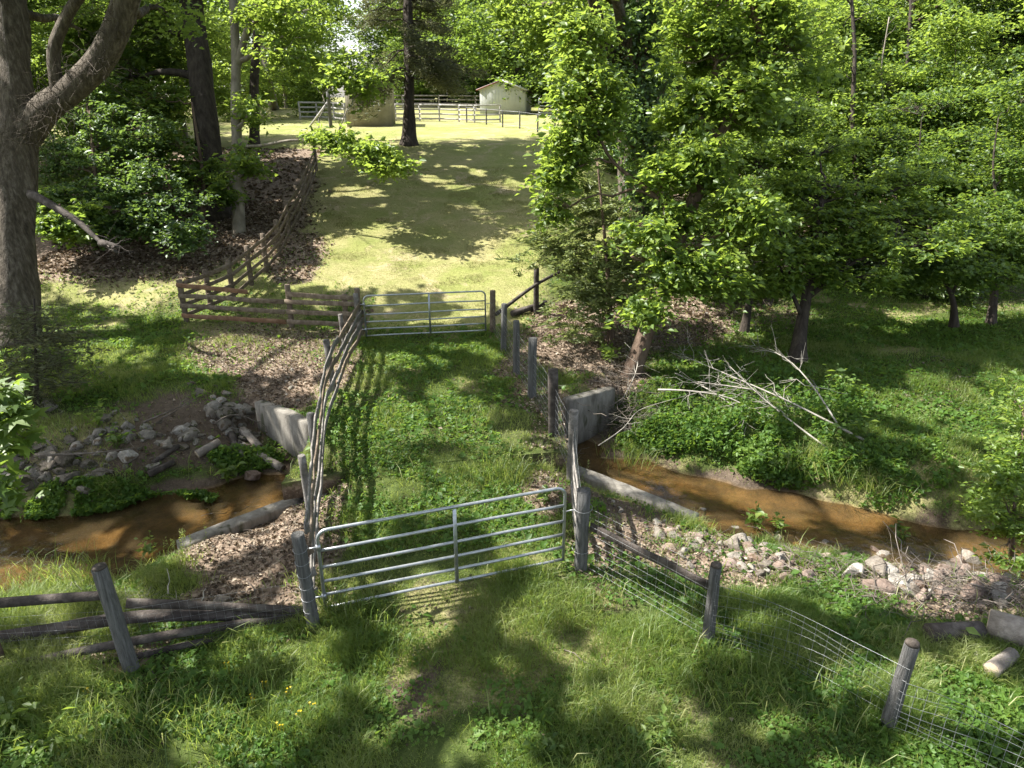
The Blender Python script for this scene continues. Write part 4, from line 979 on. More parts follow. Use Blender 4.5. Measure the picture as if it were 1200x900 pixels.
# --- left thicket
TH = [('understorey_tree', 'leafy understorey tree sprawling in the dark left thicket, lowest and nearest one', gp_(205, 290), [(195, 235, 27, 52, 24), (160, 265, 26.5, 40, 22), (215, 275, 26.2, 40, 20), (180, 205, 27.5, 48, 22), (145, 225, 27, 34, 20)], 'leaf_glossy', 24),
      ('understorey_tree', 'dark leafy understorey tree between the great trunk and the tall dark trunk', gp_(110, 292), [(105, 185, 28, 48, 30), (150, 150, 28.5, 50, 26), (85, 235, 27, 40, 26), (120, 270, 26.5, 40, 18), (100, 130, 29, 48, 28), (60, 190, 28, 26, 40)], 'leaf_glossy', 26),
      ('understorey_tree', 'shaded understorey tree in front of the base of the tall dark trunk', gp_(238, 262), [(225, 205, 30, 44, 24), (200, 170, 30.5, 50, 24), (180, 120, 31, 40, 26), (255, 225, 29.5, 22, 22), (150, 190, 30, 40, 26)], 'leaf_mid', 28),
      ('understorey_tree', 'shadowed sapling at the far left with yellowish low leaves', gp_(62, 285), [(70, 265, 25, 30, 18), (50, 240, 26, 26, 26), (100, 250, 26, 26, 20)], 'leaf_mid', 25),
      ('understorey_tree', 'sunlit upper branches of a small tree above the left thicket', gp_(175, 245), [(140, 60, 34, 56, 40), (185, 25, 35, 50, 36), (120, 105, 34, 50, 28), (200, 80, 35, 36, 36), (75, 60, 35, 50, 40)], 'leaf_mid', 33)]
for k, (nm, lab, b, bl, lf, _) in enumerate(TH):
    top = at(bl[0][0], min(q[1] for q in bl), bl[0][2])
    tree(nm, lab, 'tree', [b, b * .6 + top * .4 + [.2, 0, 0], top], .11, .04, [PB(*q[:5], None, 40) for q in bl], 'bark_brown', lf, .16 if lf != 'leaf_mid' else .19, 34, .46, .2, up=.7, seed=40 + k, twigs=.5, gap=.45)

# --- right thicket
RT = [('understorey_tree', 'low leafy saplings crowding the back edge of the right clearing', (1130, 335, 21.5), [(1100, 300, 21, 50, 18), (1150, 318, 20.5, 50, 20), (1060, 325, 21.5, 44, 14), (1185, 280, 21, 40, 22)], 'leaf_mid', .14),
      ('understorey_tree', 'leafy thicket filling the gap between the leaning tree and the low spreading tree', (880, 330, 21), [(875, 290, 21, 40, 22), (900, 330, 20.5, 36, 16), (860, 250, 21.5, 40, 24), (895, 220, 22, 36, 22)], 'leaf_mid', .14),
      ('understorey_tree', 'airy young tree with pale leaves in the upper right wood', (975, 260, 29), [(960, 60, 29, 44, 26), (985, 130, 29, 50, 24), (1020, 160, 28.5, 50, 22), (940, 20, 29.5, 50, 26), (1040, 100, 29, 40, 22)], 'leaf_bright', .17),
      ('understorey_tree', 'airy young tree with pale leaves nearest the upper right corner', (1130, 260, 28), [(1120, 40, 28, 44, 26), (1140, 110, 28, 50, 24), (1100, 150, 27.5, 40, 20), (1175, 160, 27.5, 40, 24)], 'leaf_bright', .17),
      ('understorey_tree', 'slender dark trunked tree rising in the right wood behind the dogwood', (1000, 250, 32), [(985, 30, 32, 50, 30), (1010, 90, 32, 50, 24), (960, 110, 31.5, 40, 22), (1030, 30, 32.5, 44, 30)], 'leaf_mid', .2),
      ('understorey_tree', 'layered leafy tree filling the middle of the right wood', (1090, 320, 25), [(1080, 190, 25, 60, 16), (1130, 165, 25.5, 60, 16), (1040, 165, 26, 50, 16), (1100, 225, 24.5, 64, 16), (1150, 215, 24, 50, 18), (1070, 130, 27, 56, 18), (1120, 120, 27, 50, 18)], 'leaf_mid', .16),
      ('understorey_tree', 'leafy tree at the right edge overhanging dark undergrowth', (1170, 345, 22), [(1170, 250, 22, 50, 22), (1190, 190, 22.5, 50, 24), (1140, 275, 21.5, 44, 14), (1185, 310, 21.5, 36, 20), (1200, 120, 23, 46, 30)], 'leaf_mid', .15),
      ('understorey_tree', 'dense green tree just right of the leaning trunk', (905, 320, 24), [(890, 190, 24, 50, 30), (925, 140, 25, 50, 26), (900, 245, 23.5, 44, 22), (940, 200, 24, 40, 24), (880, 120, 25, 40, 30)], 'leaf_mid', .17),
      ('understorey_tree', 'sunny yellow green small tree high in the right wood', (1060, 220, 36), [(1050, 70, 36, 46, 30), (1095, 60, 36.5, 46, 32), (1120, 95, 36, 40, 24), (1070, 20, 37, 50, 26), (1150, 40, 37, 46, 36)], 'leaf_bright', .22),
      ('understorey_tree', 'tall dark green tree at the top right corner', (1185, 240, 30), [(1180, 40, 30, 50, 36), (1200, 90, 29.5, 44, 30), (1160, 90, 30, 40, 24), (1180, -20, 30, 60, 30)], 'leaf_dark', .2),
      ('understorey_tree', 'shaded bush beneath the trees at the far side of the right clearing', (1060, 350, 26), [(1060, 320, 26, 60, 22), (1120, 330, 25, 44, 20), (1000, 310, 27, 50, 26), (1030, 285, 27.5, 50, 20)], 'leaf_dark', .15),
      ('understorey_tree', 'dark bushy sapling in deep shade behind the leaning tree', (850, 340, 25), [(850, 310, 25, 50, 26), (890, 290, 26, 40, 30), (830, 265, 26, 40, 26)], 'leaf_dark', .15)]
for k, (nm, lab, (bx, by, bt), bl, lf, l_) in enumerate(RT):
    b = at(bx, by, bt); b[2] = gz(b[0], b[1]); top = at(bl[0][0], min(q[1] for q in bl) + 18, bl[0][2])
    tree(nm, lab, 'tree', [b, b * .55 + top * .45 + [.25, 0, 0], b * .25 + top * .75 - [.15, 0, 0], top], .13, .012, [PB(*q, None, 58) for q in bl], 'bark_dark', lf, l_ * .82, 46, .5 + .015 * (bt - 22), .22, up=.7, seed=60 + k, twigs=.5, gap=.43)

# bare saplings and dead limbs standing in the right wood
for lab, pts, r_ in (('thin bare pale sapling leaning in the right wood', [(1030, 175, 29), (1036, 130, 29), (1032, 80, 29), (1042, 20, 29)], .045), ('second thin dead stem crossing the pale sapling in the right wood', [(1036, 150, 28.8), (1064, 116, 28.6), (1100, 75, 28.2)], .035),
                     ('slender dark trunk standing between leaf sprays in the right wood', [(1006, 230, 28), (998, 150, 28), (1002, 60, 28), (996, -30, 28)], .12), ('slim dark trunk near the upper right edge', [(1072, 160, 31), (1062, 90, 31), (1068, 0, 31), (1064, -40, 31)], .12)):
    P = [at(*q) for q in pts]; gb = P[0].copy(); gb[2] = gz(gb[0], gb[1]); P = [gb] + P if P[0][2] > gb[2] + .3 else P
    P = smooth_path(np.array(P), .3); mb = MB(); tube(mb, P, np.linspace(r_, r_ * .5, len(P)), 7, rough=.12)
    for k in range(12):
        j = rng.integers(len(P) // 3, len(P)); d = rng.normal(size=3) * [1, .6, .5] + [0, 0, .4]; d /= np.linalg.norm(d); tube(mb, bez(P[j], P[j] + d * (.5 + rng.random()), .05, 5, .05), np.linspace(r_ * .3, .004, 5), 4, cap=False)
    tag(mb.build('bare_sapling', M['bark_dark' if r_ > .1 else 'bark_pale'], smooth=True, origin=P[0]), lab, 'tree')

# --- woods further back: a few grown trees, then copies of each with its trunk and crown
def proto(seed, h, r, base_h, lf, ls, n, bark, lab, cone=False, gap=.46):
    rr = np.random.default_rng(seed); bl = []
    for k in range(n):
        a = rr.random() * 6.28; s = k / n; z = base_h + (h - base_h) * s
        w = r * (1 - s * .9) if cone else r * (.55 + .6 * math.sin(math.pi * min(1, s * .9 + .1)))
        bl.append(WB(w * .62 * math.cos(a), w * .62 * math.sin(a), z, w * .55, w * .55, (h - base_h) / n * 1.5 + .5, 34, limb=1))
    return tree('woodland_tree', lab, 'tree', [(0, 0, -.3), (.1, .05, h * .4), (0, 0, h * .95)], h * .018 + .06, .05, bl, bark, lf, ls, 58, 1.0, .26, up=.6, seed=seed, group='trees massed in the woods behind', twigs=.25, limb_r=.2, seg=8, gap=gap)
BK = 'woodland tree in the green mass closing off the view behind'
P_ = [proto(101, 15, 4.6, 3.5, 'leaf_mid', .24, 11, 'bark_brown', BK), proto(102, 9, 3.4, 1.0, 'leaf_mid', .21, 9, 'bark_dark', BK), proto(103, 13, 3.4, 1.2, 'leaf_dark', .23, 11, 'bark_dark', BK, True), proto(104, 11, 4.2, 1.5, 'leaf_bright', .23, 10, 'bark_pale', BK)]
spots = [  # x, y, kind, scale
    (-21, 40, 1, .9), (-26, 37, 0, .9), (-20, 46, 3, .8), (-27, 50, 0, 1), (-31, 44, 3, .9), (-18.5, 33.5, 1, .6), (-24, 31, 1, .8), (-34, 58, 0, 1.1), (-24, 66, 3, .7), (-30, 74, 0, 1.0), (-26, 88, 3, .9), (-40, 66, 0, 1.1), (-36, 84, 0, 1.1),
    (-13, 96, 2, .9), (-8, 98, 0, .95), (-3, 95, 2, .8), (2, 97, 0, .9), (6.5, 92, 2, .9), (8.5, 88, 3, .9), (12, 96, 0, 1.1), (-10, 106, 0, 1.0), (0, 108, 0, 1.1), (8, 106, 0, 1.2), (-5, 104, 3, .9),
    (7.5, 76, 0, .8), (10.5, 72, 2, 1), (13, 64, 0, 1), (9, 58, 3, .8), (14, 52, 0, .9), (10, 47, 1, .8), (16, 44, 3, .9), (11.5, 38, 1, .8), (20, 40, 0, 1), (16, 34, 1, .9), (24, 34, 3, .9), (20, 30, 1, .8), (29, 42, 0, 1.1), (25, 52, 0, 1.1), (19, 58, 3, 1), (33, 36, 0, 1), (28, 29, 1, 1),
    (-15, 98, 1, 1.3), (-11, 92, 1, .9), (-6, 93, 1, 1.1), (-1, 101, 1, 1.5), (3.5, 90, 1, .9), (-9, 101, 1, 1.6), (-4, 110, 1, 1.6), (4, 102, 1, 1.5), (-13, 104, 1, 1.6), (-27, 100, 1, 1.6), (-33, 96, 1, 1.5), (-19, 72, 1, .7),
    (13, 31, 1, .6), (24, 26, 1, .7), (36, 50, 0, 1.2), (30, 62, 0, 1.2), (22, 70, 0, 1.2), (17, 80, 0, 1.2), (40, 66, 0, 1.3), (12, 84, 3, 1), (6, 42, 1, .55), (7.5, 35, 1, .6)]
used = set(); sr = random.Random(4)
for (x, y, k, s) in spots:
    o = P_[k] if k not in used else dup(P_[k], (0, 0, 0)); used.add(k)
    o.location = (x, y, gz(x, y) - .1); o.rotation_euler = (0, 0, sr.random() * 6.28); o.scale = (s * sr.uniform(.9, 1.15), s * sr.uniform(.9, 1.15), s * sr.uniform(.9, 1.1))
# clipped shrubs at the back of the left lawn
for k, (px, py, s) in enumerate([(345, 126, .30), (375, 128, .34), (330, 124, .26)]):
    g = G(px, py); o = dup(P_[3 if k == 0 else 1], g, k * 1.3, s * .9, 'round garden shrub at the back of the left hilltop lawn'); o['group'] = 'garden shrubs on the hilltop'; o.name = 'garden_shrub'; o['category'] = 'shrub'
# tree over the barn
tree('oak_tree', 'dark trunked tree standing against the white barn, its boughs over the roof', 'tree', [np.array([*at(609, 134, 72)[:2], gz(*at(609, 134, 72)[:2])]), at(608, 105, 72), at(606, 60, 73), at(604, 10, 73)], .6, .35,
     [PB(620, 70, 72, 40, 26, 3, 50), PB(570, 60, 73, 40, 24, 3, 46), PB(640, 100, 71, 26, 22, 2, 30), PB(606, 100, 70, 20, 12, 1.4, 16), PB(540, 40, 74, 40, 30, 3, 40), PB(600, 25, 73, 70, 26, 4, 60)], 'bark_dark', 'leaf_mid', .36, 34, 1.4, seed=88)

# --- unseen trees outside the frame, crowns placed and cut to shape the shade
for k, (lab, tr, bl) in enumerate([
    ('tall shade tree on the left slope outside the frame', [(-33, 33, 0), (-31, 33, 6), (-26, 33, 13)], [WB(-24, 33, 14.5, 5, 5, 2.5, 110), WB(-19.5, 29, 14, 5, 4, 2, 120), WB(-18, 34, 15, 5, 4.5, 2, 130), WB(-13.5, 35.5, 14.5, 4.5, 4, 2, 120), WB(-15, 31, 14, 4, 3.4, 1.6, 90), WB(-9, 37, 15, 4, 3.4, 1.8, 90), WB(-22, 40.5, 16, 5, 4.5, 2, 150), WB(-17, 41.5, 16, 4.5, 4, 2, 130), WB(-25, 36, 15.5, 4.5, 4, 2, 120), WB(-20, 36.5, 15.5, 4.5, 4, 2, 140), WB(-22, 30, 15, 4.5, 4, 2, 110), WB(-14.5, 42, 16, 4.5, 4, 1.8, 120), WB(-11, 45, 16.5, 4, 3.6, 1.8, 90), WB(-9.5, 41, 15.8, 4, 3.6, 1.8, 100), WB(-6.5, 44, 16.2, 3.6, 3.4, 1.8, 80), WB(-6, 39, 15.5, 3.4, 3, 1.6, 60)]),
    ('tall shade tree on the near bank outside the left edge', [(-12.5, 6, 0), (-12, 6.2, 6), (-11.2, 6.5, 12)], [WB(-11, 6.5, 12.5, 4.5, 4.5, 2, 130), WB(-7.5, 8.5, 12, 4, 4, 1.7, 120), WB(-8, 4, 12, 4, 3.5, 1.8, 90)]),
    ('tall shade tree behind the viewpoint', [(-4.5, -3, 0), (-4.2, -2.5, 6), (-3.6, -1, 12)], [WB(-4.5, 4.5, 12, 4, 3.6, 1.6, 110), WB(-3.8, 8.4, 12, 4, 3.6, 1.5, 120), WB(-.5, 6.5, 12.6, 3.6, 4, 1.5, 100), WB(-5.5, 1, 12, 4, 3.5, 2, 60)]),
    ('tall shade tree upstream outside the left edge', [(-19, 13, 0), (-18, 13, 6), (-15.5, 13, 12)], [WB(-16, 11, 12.5, 4, 4, 2, 90), WB(-11.5, 11.3, 12.2, 4, 3.5, 1.7, 110), WB(-17, 18, 13, 5, 4, 2.2, 90), WB(-18.5, 25, 14, 5, 5, 2.4, 90), WB(-13, 24, 14, 4, 3.4, 2, 70), WB(-20.5, 16, 13.5, 4, 4, 2, 110), WB(-21, 21, 14.5, 4.5, 4, 2, 110), WB(-24, 26, 15, 4.5, 4.5, 2, 110)]),
    ('tall shade tree whose boughs reach over the bridge from outside', [(14, -3, 0), (12, 0, 7), (7, 5, 12.2)], [WB(-3.5, 12.2, 12.4, 3.8, 3.4, 1.4, 110), WB(-.5, 15.5, 12.8, 3.4, 3.4, 1.4, 100), WB(1, 10.6, 12.8, 3, 2.6, 1.3, 50), WB(-3, 17.6, 13, 3.2, 2.8, 1.3, 70)])]):
    tr[0] = (*tr[0][:2], gz(*tr[0][:2]))
    tree('shade_tree', lab, 'tree', tr, .4, .2, bl, 'bark_brown', 'leaf_mid', .42 if k == 0 else .32, 48, .9, carve=True, seed=120 + k, twigs=.04, limb_r=.10)

# ------------------------------------------------------------------ grass, herbs, litter
DECK = True
def field(x0, x1, y0, y1, dens, r=rng, margin=2.5):
    n = int((x1 - x0) * (y1 - y0) * dens); x = x0 + (x1 - x0) * r.random(n); y = y0 + (y1 - y0) * r.random(n)
    k = np.abs(x) < .74 * (y * CP + CZ * SP) + margin
    return x[k], y[k]
FX = np.array([p[0] for p in FL])[::-1]; FY = np.array([p[1] for p in FL])[::-1]
g = MB(); hb_ = MB(); lt = MB()
for (a, b, dens, wid, hmul) in ((3.2, 9, 2600, .007, 1.0), (9, 13, 1500, .008, .9), (13, 20, 800, .010, .8)):
    x, y = field(-16, 16, a, b, dens)
    l_, w_, t_, z = covers(x, y); z2 = z
    l_ = np.where(((z > -.1) & (x > -4) & (x < .6) & (y > 9.5)), np.maximum(l_, .95 * (1 - ell(*pix(x, y, z2)[:2], LITTER))), l_)
    cl = fbm(x * 1.1, y * 1.1, 71); fine = fbm(x * 4, y * 4, 72)
    pr = (l_ * (1.15 * sstep(.30, .55, cl * .6 + fine * .4) + .1) + .9 * w_) * (z2 > WZ + .03)
    k = rng.random(len(x)) < pr; x, y, z2, cl, fine = x[k], y[k], z2[k], cl[k], fine[k]
    lean_ = .9
    h = hmul * (.05 + .20 * sstep(.42, .75, cl) + .06 * fine)
    trk, _ = dist_poly(x, y, TRK); h = np.maximum(h * (.6 + .4 * sstep(.5, 1.6, trk + .6 * fine)), .05)
    h = np.where((y > 9.5) & (x > -4) & (x < 1), np.maximum(h * .8, .058), h)
    blades(g, np.stack([x, y, z2 - .01], 1), h, wid, lean_, np.clip(.15 + .8 * (fbm(x * .7, y * .7, 73)) - .1 + .25 * rng.random(len(x)), 0, 1))
# scattered coarse long blades
x, y = field(-14, 14, 3.4, 14, 110); l_, w_, t_, z = covers(x, y); trk, _ = dist_poly(x, y, TRK)
k = (rng.random(len(x)) < l_ * (.25 + .75 * sstep(.7, 1.8, trk)) * sstep(.35, .6, fbm(x * 1.6, y * 1.6, 91))) & (z > WZ + .05); x, y, z = x[k], y[k], z[k]
blades(g, np.stack([x, y, z - .01], 1), .20 + .22 * fbm(x * .9, y * .9, 92), .011, 1.1, np.clip(.55 + .3 * rng.normal(size=len(x)), 0, 1))
# right bank and left paddock beyond the stream
x, y = field(-22, 24, 16, 30, 260); l_, w_, t_, z = covers(x, y); k = rng.random(len(x)) < l_ * 1.0; x, y, z = x[k], y[k], z[k]
blades(g, np.stack([x, y, z], 1), .06 + .10 * fbm(x, y, 71), .014, .9, np.clip(fbm(x * .7, y * .7, 73) + .3 * rng.random(len(x)) - .1, 0, 1))
tag(g.build('grass', M['grass']), kind='stuff')
lw = MB(); x, y = field(-11, 4, 20, 40, 620, margin=0); l_, w_, t_, z = covers(x, y); k = rng.random(len(x)) < w_ * .9; x, y, z = x[k], y[k], z[k]
blades(lw, np.stack([x, y, z], 1), .02 + .07 * sstep(.5, .75, fbm(x * 1.4, y * 1.4, 75)), .012, 1.2, np.clip(fbm(x * .8, y * .8, 74) * 1.1 - .1 + .3 * rng.random(len(x)), 0, 1))
x, y = field(-6, 4, 4, 20, 260); l_, w_, t_, z = covers(x, y); k = rng.random(len(x)) < w_ * .9; x, y, z = x[k], y[k], z[k]
blades(lw, np.stack([x, y, z], 1), .06, .008, 1.0)
tag(lw.build('lawn_grass', M['lawn_blade']), kind='stuff')
# small broad herbs and clover
for (a, b, dens, ls_) in ((3.2, 9, 900, .042), (3.2, 9, 130, .085), (9, 13, 600, .05), (9, 13, 80, .10), (13, 22, 330, .06), (13, 22, 60, .12), (22, 28, 120, .08)):
    x, y = field(-18, 20, a, b, dens); l_, w_, t_, z = covers(x, y); z2 = z
    cl = fbm(x * .8 + 7, y * .8, 81)
    pr = l_ * sstep(.40, .62, cl + .14 * (x > 2.2) + .05 * (y > 13)) * (z > WZ + .06); k = rng.random(len(x)) < pr; x, y, z2 = x[k], y[k], z2[k]
    leaves(hb_, np.stack([x, y, z2 + .02 + .12 * rng.random(len(x)) * fbm(x * 2, y * 2, 82)], 1), ls_, .75, 1.3, .2, np.clip(fbm(x, y, 83) + .3 * rng.random(len(x)) - .15, 0, 1))
# dense mats along the water
for (cx, cy, rx, ry, n, h) in ((150, 590, 110, 22, 5200, .16), (60, 600, 60, 16, 2000, .14), (290, 545, 45, 16, 1800, .2), (860, 520, 110, 26, 4200, .45), (790, 500, 60, 36, 2200, .3), (950, 560, 90, 20, 3000, .4), (760, 520, 40, 14, 1400, .25), (1050, 560, 70, 40, 2400, .25), (900, 480, 120, 40, 3400, .45), (1120, 840, 110, 60, 2600, .08), (960, 760, 120, 60, 2600, .08), (700, 600, 10, 8, 60, .2)):
    q = np.array([G(cx, cy), G(cx + rx, cy), G(cx - rx, cy), G(cx, cy - ry), G(cx, cy + ry)])
    a = rng.random(n) * 6.283; s = np.sqrt(rng.random(n)); vx = (q[1] - q[2])[:2] / 2; vy = (q[3] - q[4])[:2] / 2; c0 = (q[3] + q[4])[:2] / 2
    p = c0 + np.outer(np.cos(a) * s, vx) + np.outer(np.sin(a) * s, vy); z = height(p[:, 0], p[:, 1]); k = (z > WZ - .14) & (fbm(p[:, 0] * 2, p[:, 1] * 2, 85) > .36)
    p, z = p[k], np.maximum(z[k], WZ + .01)
    leaves(hb_, np.stack([p[:, 0], p[:, 1], z + h * (.15 + .85 * rng.random(len(p)) * fbm(p[:, 0] * 3, p[:, 1] * 3, 86) * 1.6)], 1), .085, .6, 1.6, .2, np.clip(fbm(p[:, 0] * 1.5, p[:, 1] * 1.5, 87) + .25 * rng.random(len(p)) - .1, 0, 1))
tag(hb_.build('ground_herbs', M['herb']), kind='stuff')
for (a, b, dens) in ((3.2, 12, 520), (12, 22, 360), (22, 34, 140), (34, 48, 22)):
    x, y = field(-18, 14, a, b, dens, margin=1); l_, w_, t_, z = covers(x, y); k = (rng.random(len(x)) < t_ * t_ * .9 + .01 * (y < 19)) & (z > WZ + .02); x, y, z = x[k], y[k], z[k]
    leaves(lt, np.stack([x, y, z + .012 + .02 * rng.random(len(x))], 1), (.05 if b < 13 else .06) if b < 25 else (.12 if b < 40 else .2), .8, 1.4, .35)
tag(lt.build('leaf_litter', M['litter']), kind='stuff')
tw = MB()
x, y = field(-14, 12, 5, 22, 9, margin=1); l_, w_, t_, z = covers(x, y); k = (rng.random(len(x)) < t_) & (z > WZ); 
for a, b, c in zip(x[k], y[k], z[k]):
    an = rng.random() * 6.28; ln = .15 + .5 * rng.random() ** 2; d = np.array([math.cos(an), math.sin(an), .1 * rng.normal()])
    tube(tw, bez(np.array([a, b, c + .02]), np.array([a, b, c + .03]) + d * ln, .05, 4, .06), [.008, .007, .005, .003], 4, cap=False, c=rng.random())
tag(tw.build('fallen_twigs', M['twig']), kind='stuff')

# tufts and weeds one can tell apart
def grass_tuft(px, py, h, n, label, rad=.12, group=None, seeds=False, mat='grass', lean=.9):
    g0 = G(px, py); g0[2] = surf_z(g0[0:1], g0[1:2], g0[2:3])[0]
    mb = MB(); p = rng.normal(size=(n, 3)) * [rad, rad, 0]; blades(mb, p, h, .010, lean, np.clip(.5 + .3 * rng.normal(size=n), 0, 1))
    if seeds:
        for q in p[:seeds]:
            hh = h * (1.1 + .4 * rng.random()); tip = q + [rng.normal() * .07, rng.normal() * .07, hh]; tube(mb, bez(q, tip, 0, 4), .0022, 3, cap=False, c=.9); leaves(mb, tip + rng.normal(size=(16, 3)) * [.012, .012, .05], .03, .1, 2.5, .1, .98)
    o = mb.build('grass_tuft', M[mat], origin=None); o.location = [float(v) for v in g0]; return tag(o, label, 'grass tuft', group)
grass_tuft(590, 560, .40, 260, 'pale grass tuft with seed heads in the middle of the bridge track', .28, None, 26)
grass_tuft(655, 560, .32, 120, 'smaller seeding grass tuft at the right of the bridge track', .2, None, 14)
grass_tuft(392, 722, .45, 240, 'long green grass tuft at the foot of the left gate post', .2)
grass_tuft(430, 730, .38, 160, 'grass tuft growing under the left end of the near gate', .18)
grass_tuft(30, 700, .5, 420, 'sunlit long grass on the near bank left of the tilted post', .4)
grass_tuft(85, 690, .45, 300, 'fine long grass beside the stream behind the split rails', .3)
grass_tuft(215, 665, .4, 60, 'thin yellowish grass at the end of the low left wing wall', .15, None, 12)
grass_tuft(745, 535, .45, 320, 'lush grass clump at the water edge below the right wing wall', .35)
grass_tuft(960, 540, .5, 360, 'dark arching grass clump overhanging the stream', .35, None, 0, 'grass', 1.3)
grass_tuft(1010, 565, .45, 320, 'arching grass clump on the right bank by the bend', .35, None, 0, 'grass', 1.3)
grass_tuft(720, 860, .35, 260, 'leafy grass clump in the foreground right of the worn track', .3)
grass_tuft(860, 800, .38, 260, 'long grass clump in front of the sagging wire fence', .3)
grass_tuft(260, 850, .38, 300, 'long grass clump in the shaded lower left foreground', .35)
grass_tuft(150, 850, .34, 220, 'grass clump below the tilted post in the foreground', .3)
def weed(px, py, h, n, ls_, label, leaf='leaf_bright', sp=.18, cat='plant'):
    g0 = G(px, py); g0[2] = max(g0[2], WZ); root = empty('weed_plant', g0, label, cat)
    st, lf = MB(), MB()
    for k in range(n):
        a = rng.random() * 6.28; tip = np.array([math.cos(a) * sp * rng.random() * 1.6, math.sin(a) * sp * rng.random() * 1.6, h * (.6 + .5 * rng.random())]); P = bez([rng.normal() * .03, rng.normal() * .03, -.03], tip, .05, 5)
        tube(st, P, np.linspace(.006, .003, 5), 4, cap=False)
        w = np.linspace(.3, 1, 6); pos = np.stack([np.interp(w, np.linspace(0, 1, 5), P[:, j]) for j in range(3)], 1); aa = np.arange(6) * 2.4 + a
        d = np.stack([np.cos(aa), np.sin(aa), .2 + 0 * aa], 1); leaves(lf, pos + d * ls_ * .45, ls_, .65, 2.0, .2, None, 'leaf', d * 3)
    for mb, nm, mt in ((st, 'stem', leaf), (lf, 'foliage', leaf)):
        o = bpy.data.objects.new(nm, mb.mesh(nm, M[mt])); col.objects.link(o); o.parent = root
    return root
weed(268, 568, .42, 4, .20, 'pale broad leaved plant at the water edge beside the left bank stones')
weed(886, 628, .45, 7, .15, 'bright leafy plant growing in the stream by the pale rocks')
weed(912, 632, .32, 5, .13, 'lower leafy plant in the stream next to the bright one')
weed(1055, 650, .5, 5, .12, 'thin fern like plant standing in the stream near the right bend', 'leaf_mid')
weed(985, 470, .8, 9, .13, 'tall leafy weed beside the dead white branches', 'leaf_mid', .3)
weed(1000, 520, .6, 9, .16, 'leafy weed clump at the butt of the dead branch', 'leaf_mid', .3)
weed(905, 555, .55, 8, .12, 'shaggy weed leaning over the water on the right bank', 'leaf_mid', .25)
weed(715, 425, .5, 12, .16, 'bright green seedling cluster at the foot of the leaning tree', 'leaf_bright', .3)
weed(135, 525, .45, 9, .13, 'green sprouting weed among the left bank stones', 'leaf_mid', .3)
weed(115, 500, .5, 8, .13, 'yellow green weed above the left bank stones', 'leaf_bright', .3)
weed(180, 655, .3, 5, .12, 'broad leaved weed on the near bank right of the long grass', 'leaf_bright', .2)
weed(20, 850, .34, 10, .11, 'broad leaved weed in the bottom left corner', 'leaf_bright', .3)
weed(60, 880, .24, 8, .09, 'small leafy weed beside the bottom left corner plant', 'leaf_bright', .3)
weed(645, 890, .22, 8, .10, 'long leaved weed at the bottom centre edge', 'leaf_mid', .25)
weed(780, 870, .22, 9, .09, 'long leaved weed in the lower right grass', 'leaf_mid', .25)
weed(1090, 350, .5, 8, .15, 'leafy weed in the shade of the right clearing', 'leaf_mid', .3)
weed(1165, 470, .9, 9, .14, 'shrubby weed near the right edge above the stream', 'leaf_bright', .3)
weed(1108, 752, .3, 5, .12, 'small green weed sprouting by the dark log', 'leaf_bright', .15)
weed(640, 590, .28, 5, .13, 'small leafy weed by the right end of the near gate', 'leaf_mid', .15)
fl = MB()
for k in range(3): 
    a = np.linspace(0, 6.283, 6)[:-1]; leaves(fl, np.array([.03 * k - .03, .02 * (k % 2), .16 + .02 * k]) + np.stack([np.cos(a) * .007, np.sin(a) * .007, 0 * a], 1), .014, .9, 1.1, .1)
    tube(fl, [(.03 * k - .03, .02 * (k % 2), -.02), (.03 * k - .03, .02 * (k % 2), .155 + .02 * k)], .0015, 3, cap=False)
fo = fl.build('buttercup', M['flower']); tag(fo, 'tiny yellow buttercup in the grass at lower left', 'flower', 'buttercups in the lower left grass'); fo.location = [float(v) for v in G(104, 822)]
for px, py in ((352, 850), (330, 862), (368, 838), (312, 812), (298, 830), (340, 822), (268, 790)):
    c = fo.copy(); col.objects.link(c); c.location = [float(v) for v in G(px, py)]; c.rotation_euler = (0, 0, px)

# ------------------------------------------------------------------ stones
def rock_mesh(seed, mat, flat=.6):
    r = np.random.default_rng(seed); bm = bmesh.new()
    p = r.normal(size=(15, 3)); p /= np.linalg.norm(p, axis=1, keepdims=True); p *= (.75 + .35 * r.random((15, 1))); p *= [.5, .38, .5 * flat]
    for q in p: bm.verts.new(q)
    res = bmesh.ops.convex_hull(bm, input=bm.verts); bmesh.ops.delete(bm, geom=[e for e in res['geom_interior'] if isinstance(e, bmesh.types.BMVert)], context='VERTS')
    bmesh.ops.bevel(bm, geom=list(bm.edges), offset=.035, segments=1, affect='EDGES')
    me = bpy.data.meshes.new('rock'); bm.to_mesh(me); bm.free(); me.materials.append(M[mat]); return me
RM = {m: [rock_mesh(300 + k + 20 * i, m, .5 + .06 * k) for k in range(6)] for i, m in enumerate(('rock_pale', 'rock_pink', 'rock_grey'))}
rs = random.Random(9)
def rocks(px0, py0, px1, py1, spread, n, s0, s1, mats, label, group):
    for k in range(n):
        s = rs.random(); px = px0 + (px1 - px0) * s + rs.gauss(0, spread * .5); py = py0 + (py1 - py0) * s + rs.gauss(0, spread)
        g = G(px, py); g[2] = max(g[2], WZ - .1); m = rs.choice(mats); sc_ = s0 + (s1 - s0) * rs.random() ** 1.8
        o = bpy.data.objects.new('rock', rs.choice(RM[m])); col.objects.link(o)
        o.location = (g[0], g[1], g[2] + sc_ * .03); o.rotation_euler = (rs.uniform(-.5, .5), rs.uniform(-.5, .5), rs.random() * 6.28); o.scale = (sc_, sc_ * rs.uniform(.8, 1.2), sc_ * rs.uniform(.8, 1.2))
        tag(o, label, 'rock', group)
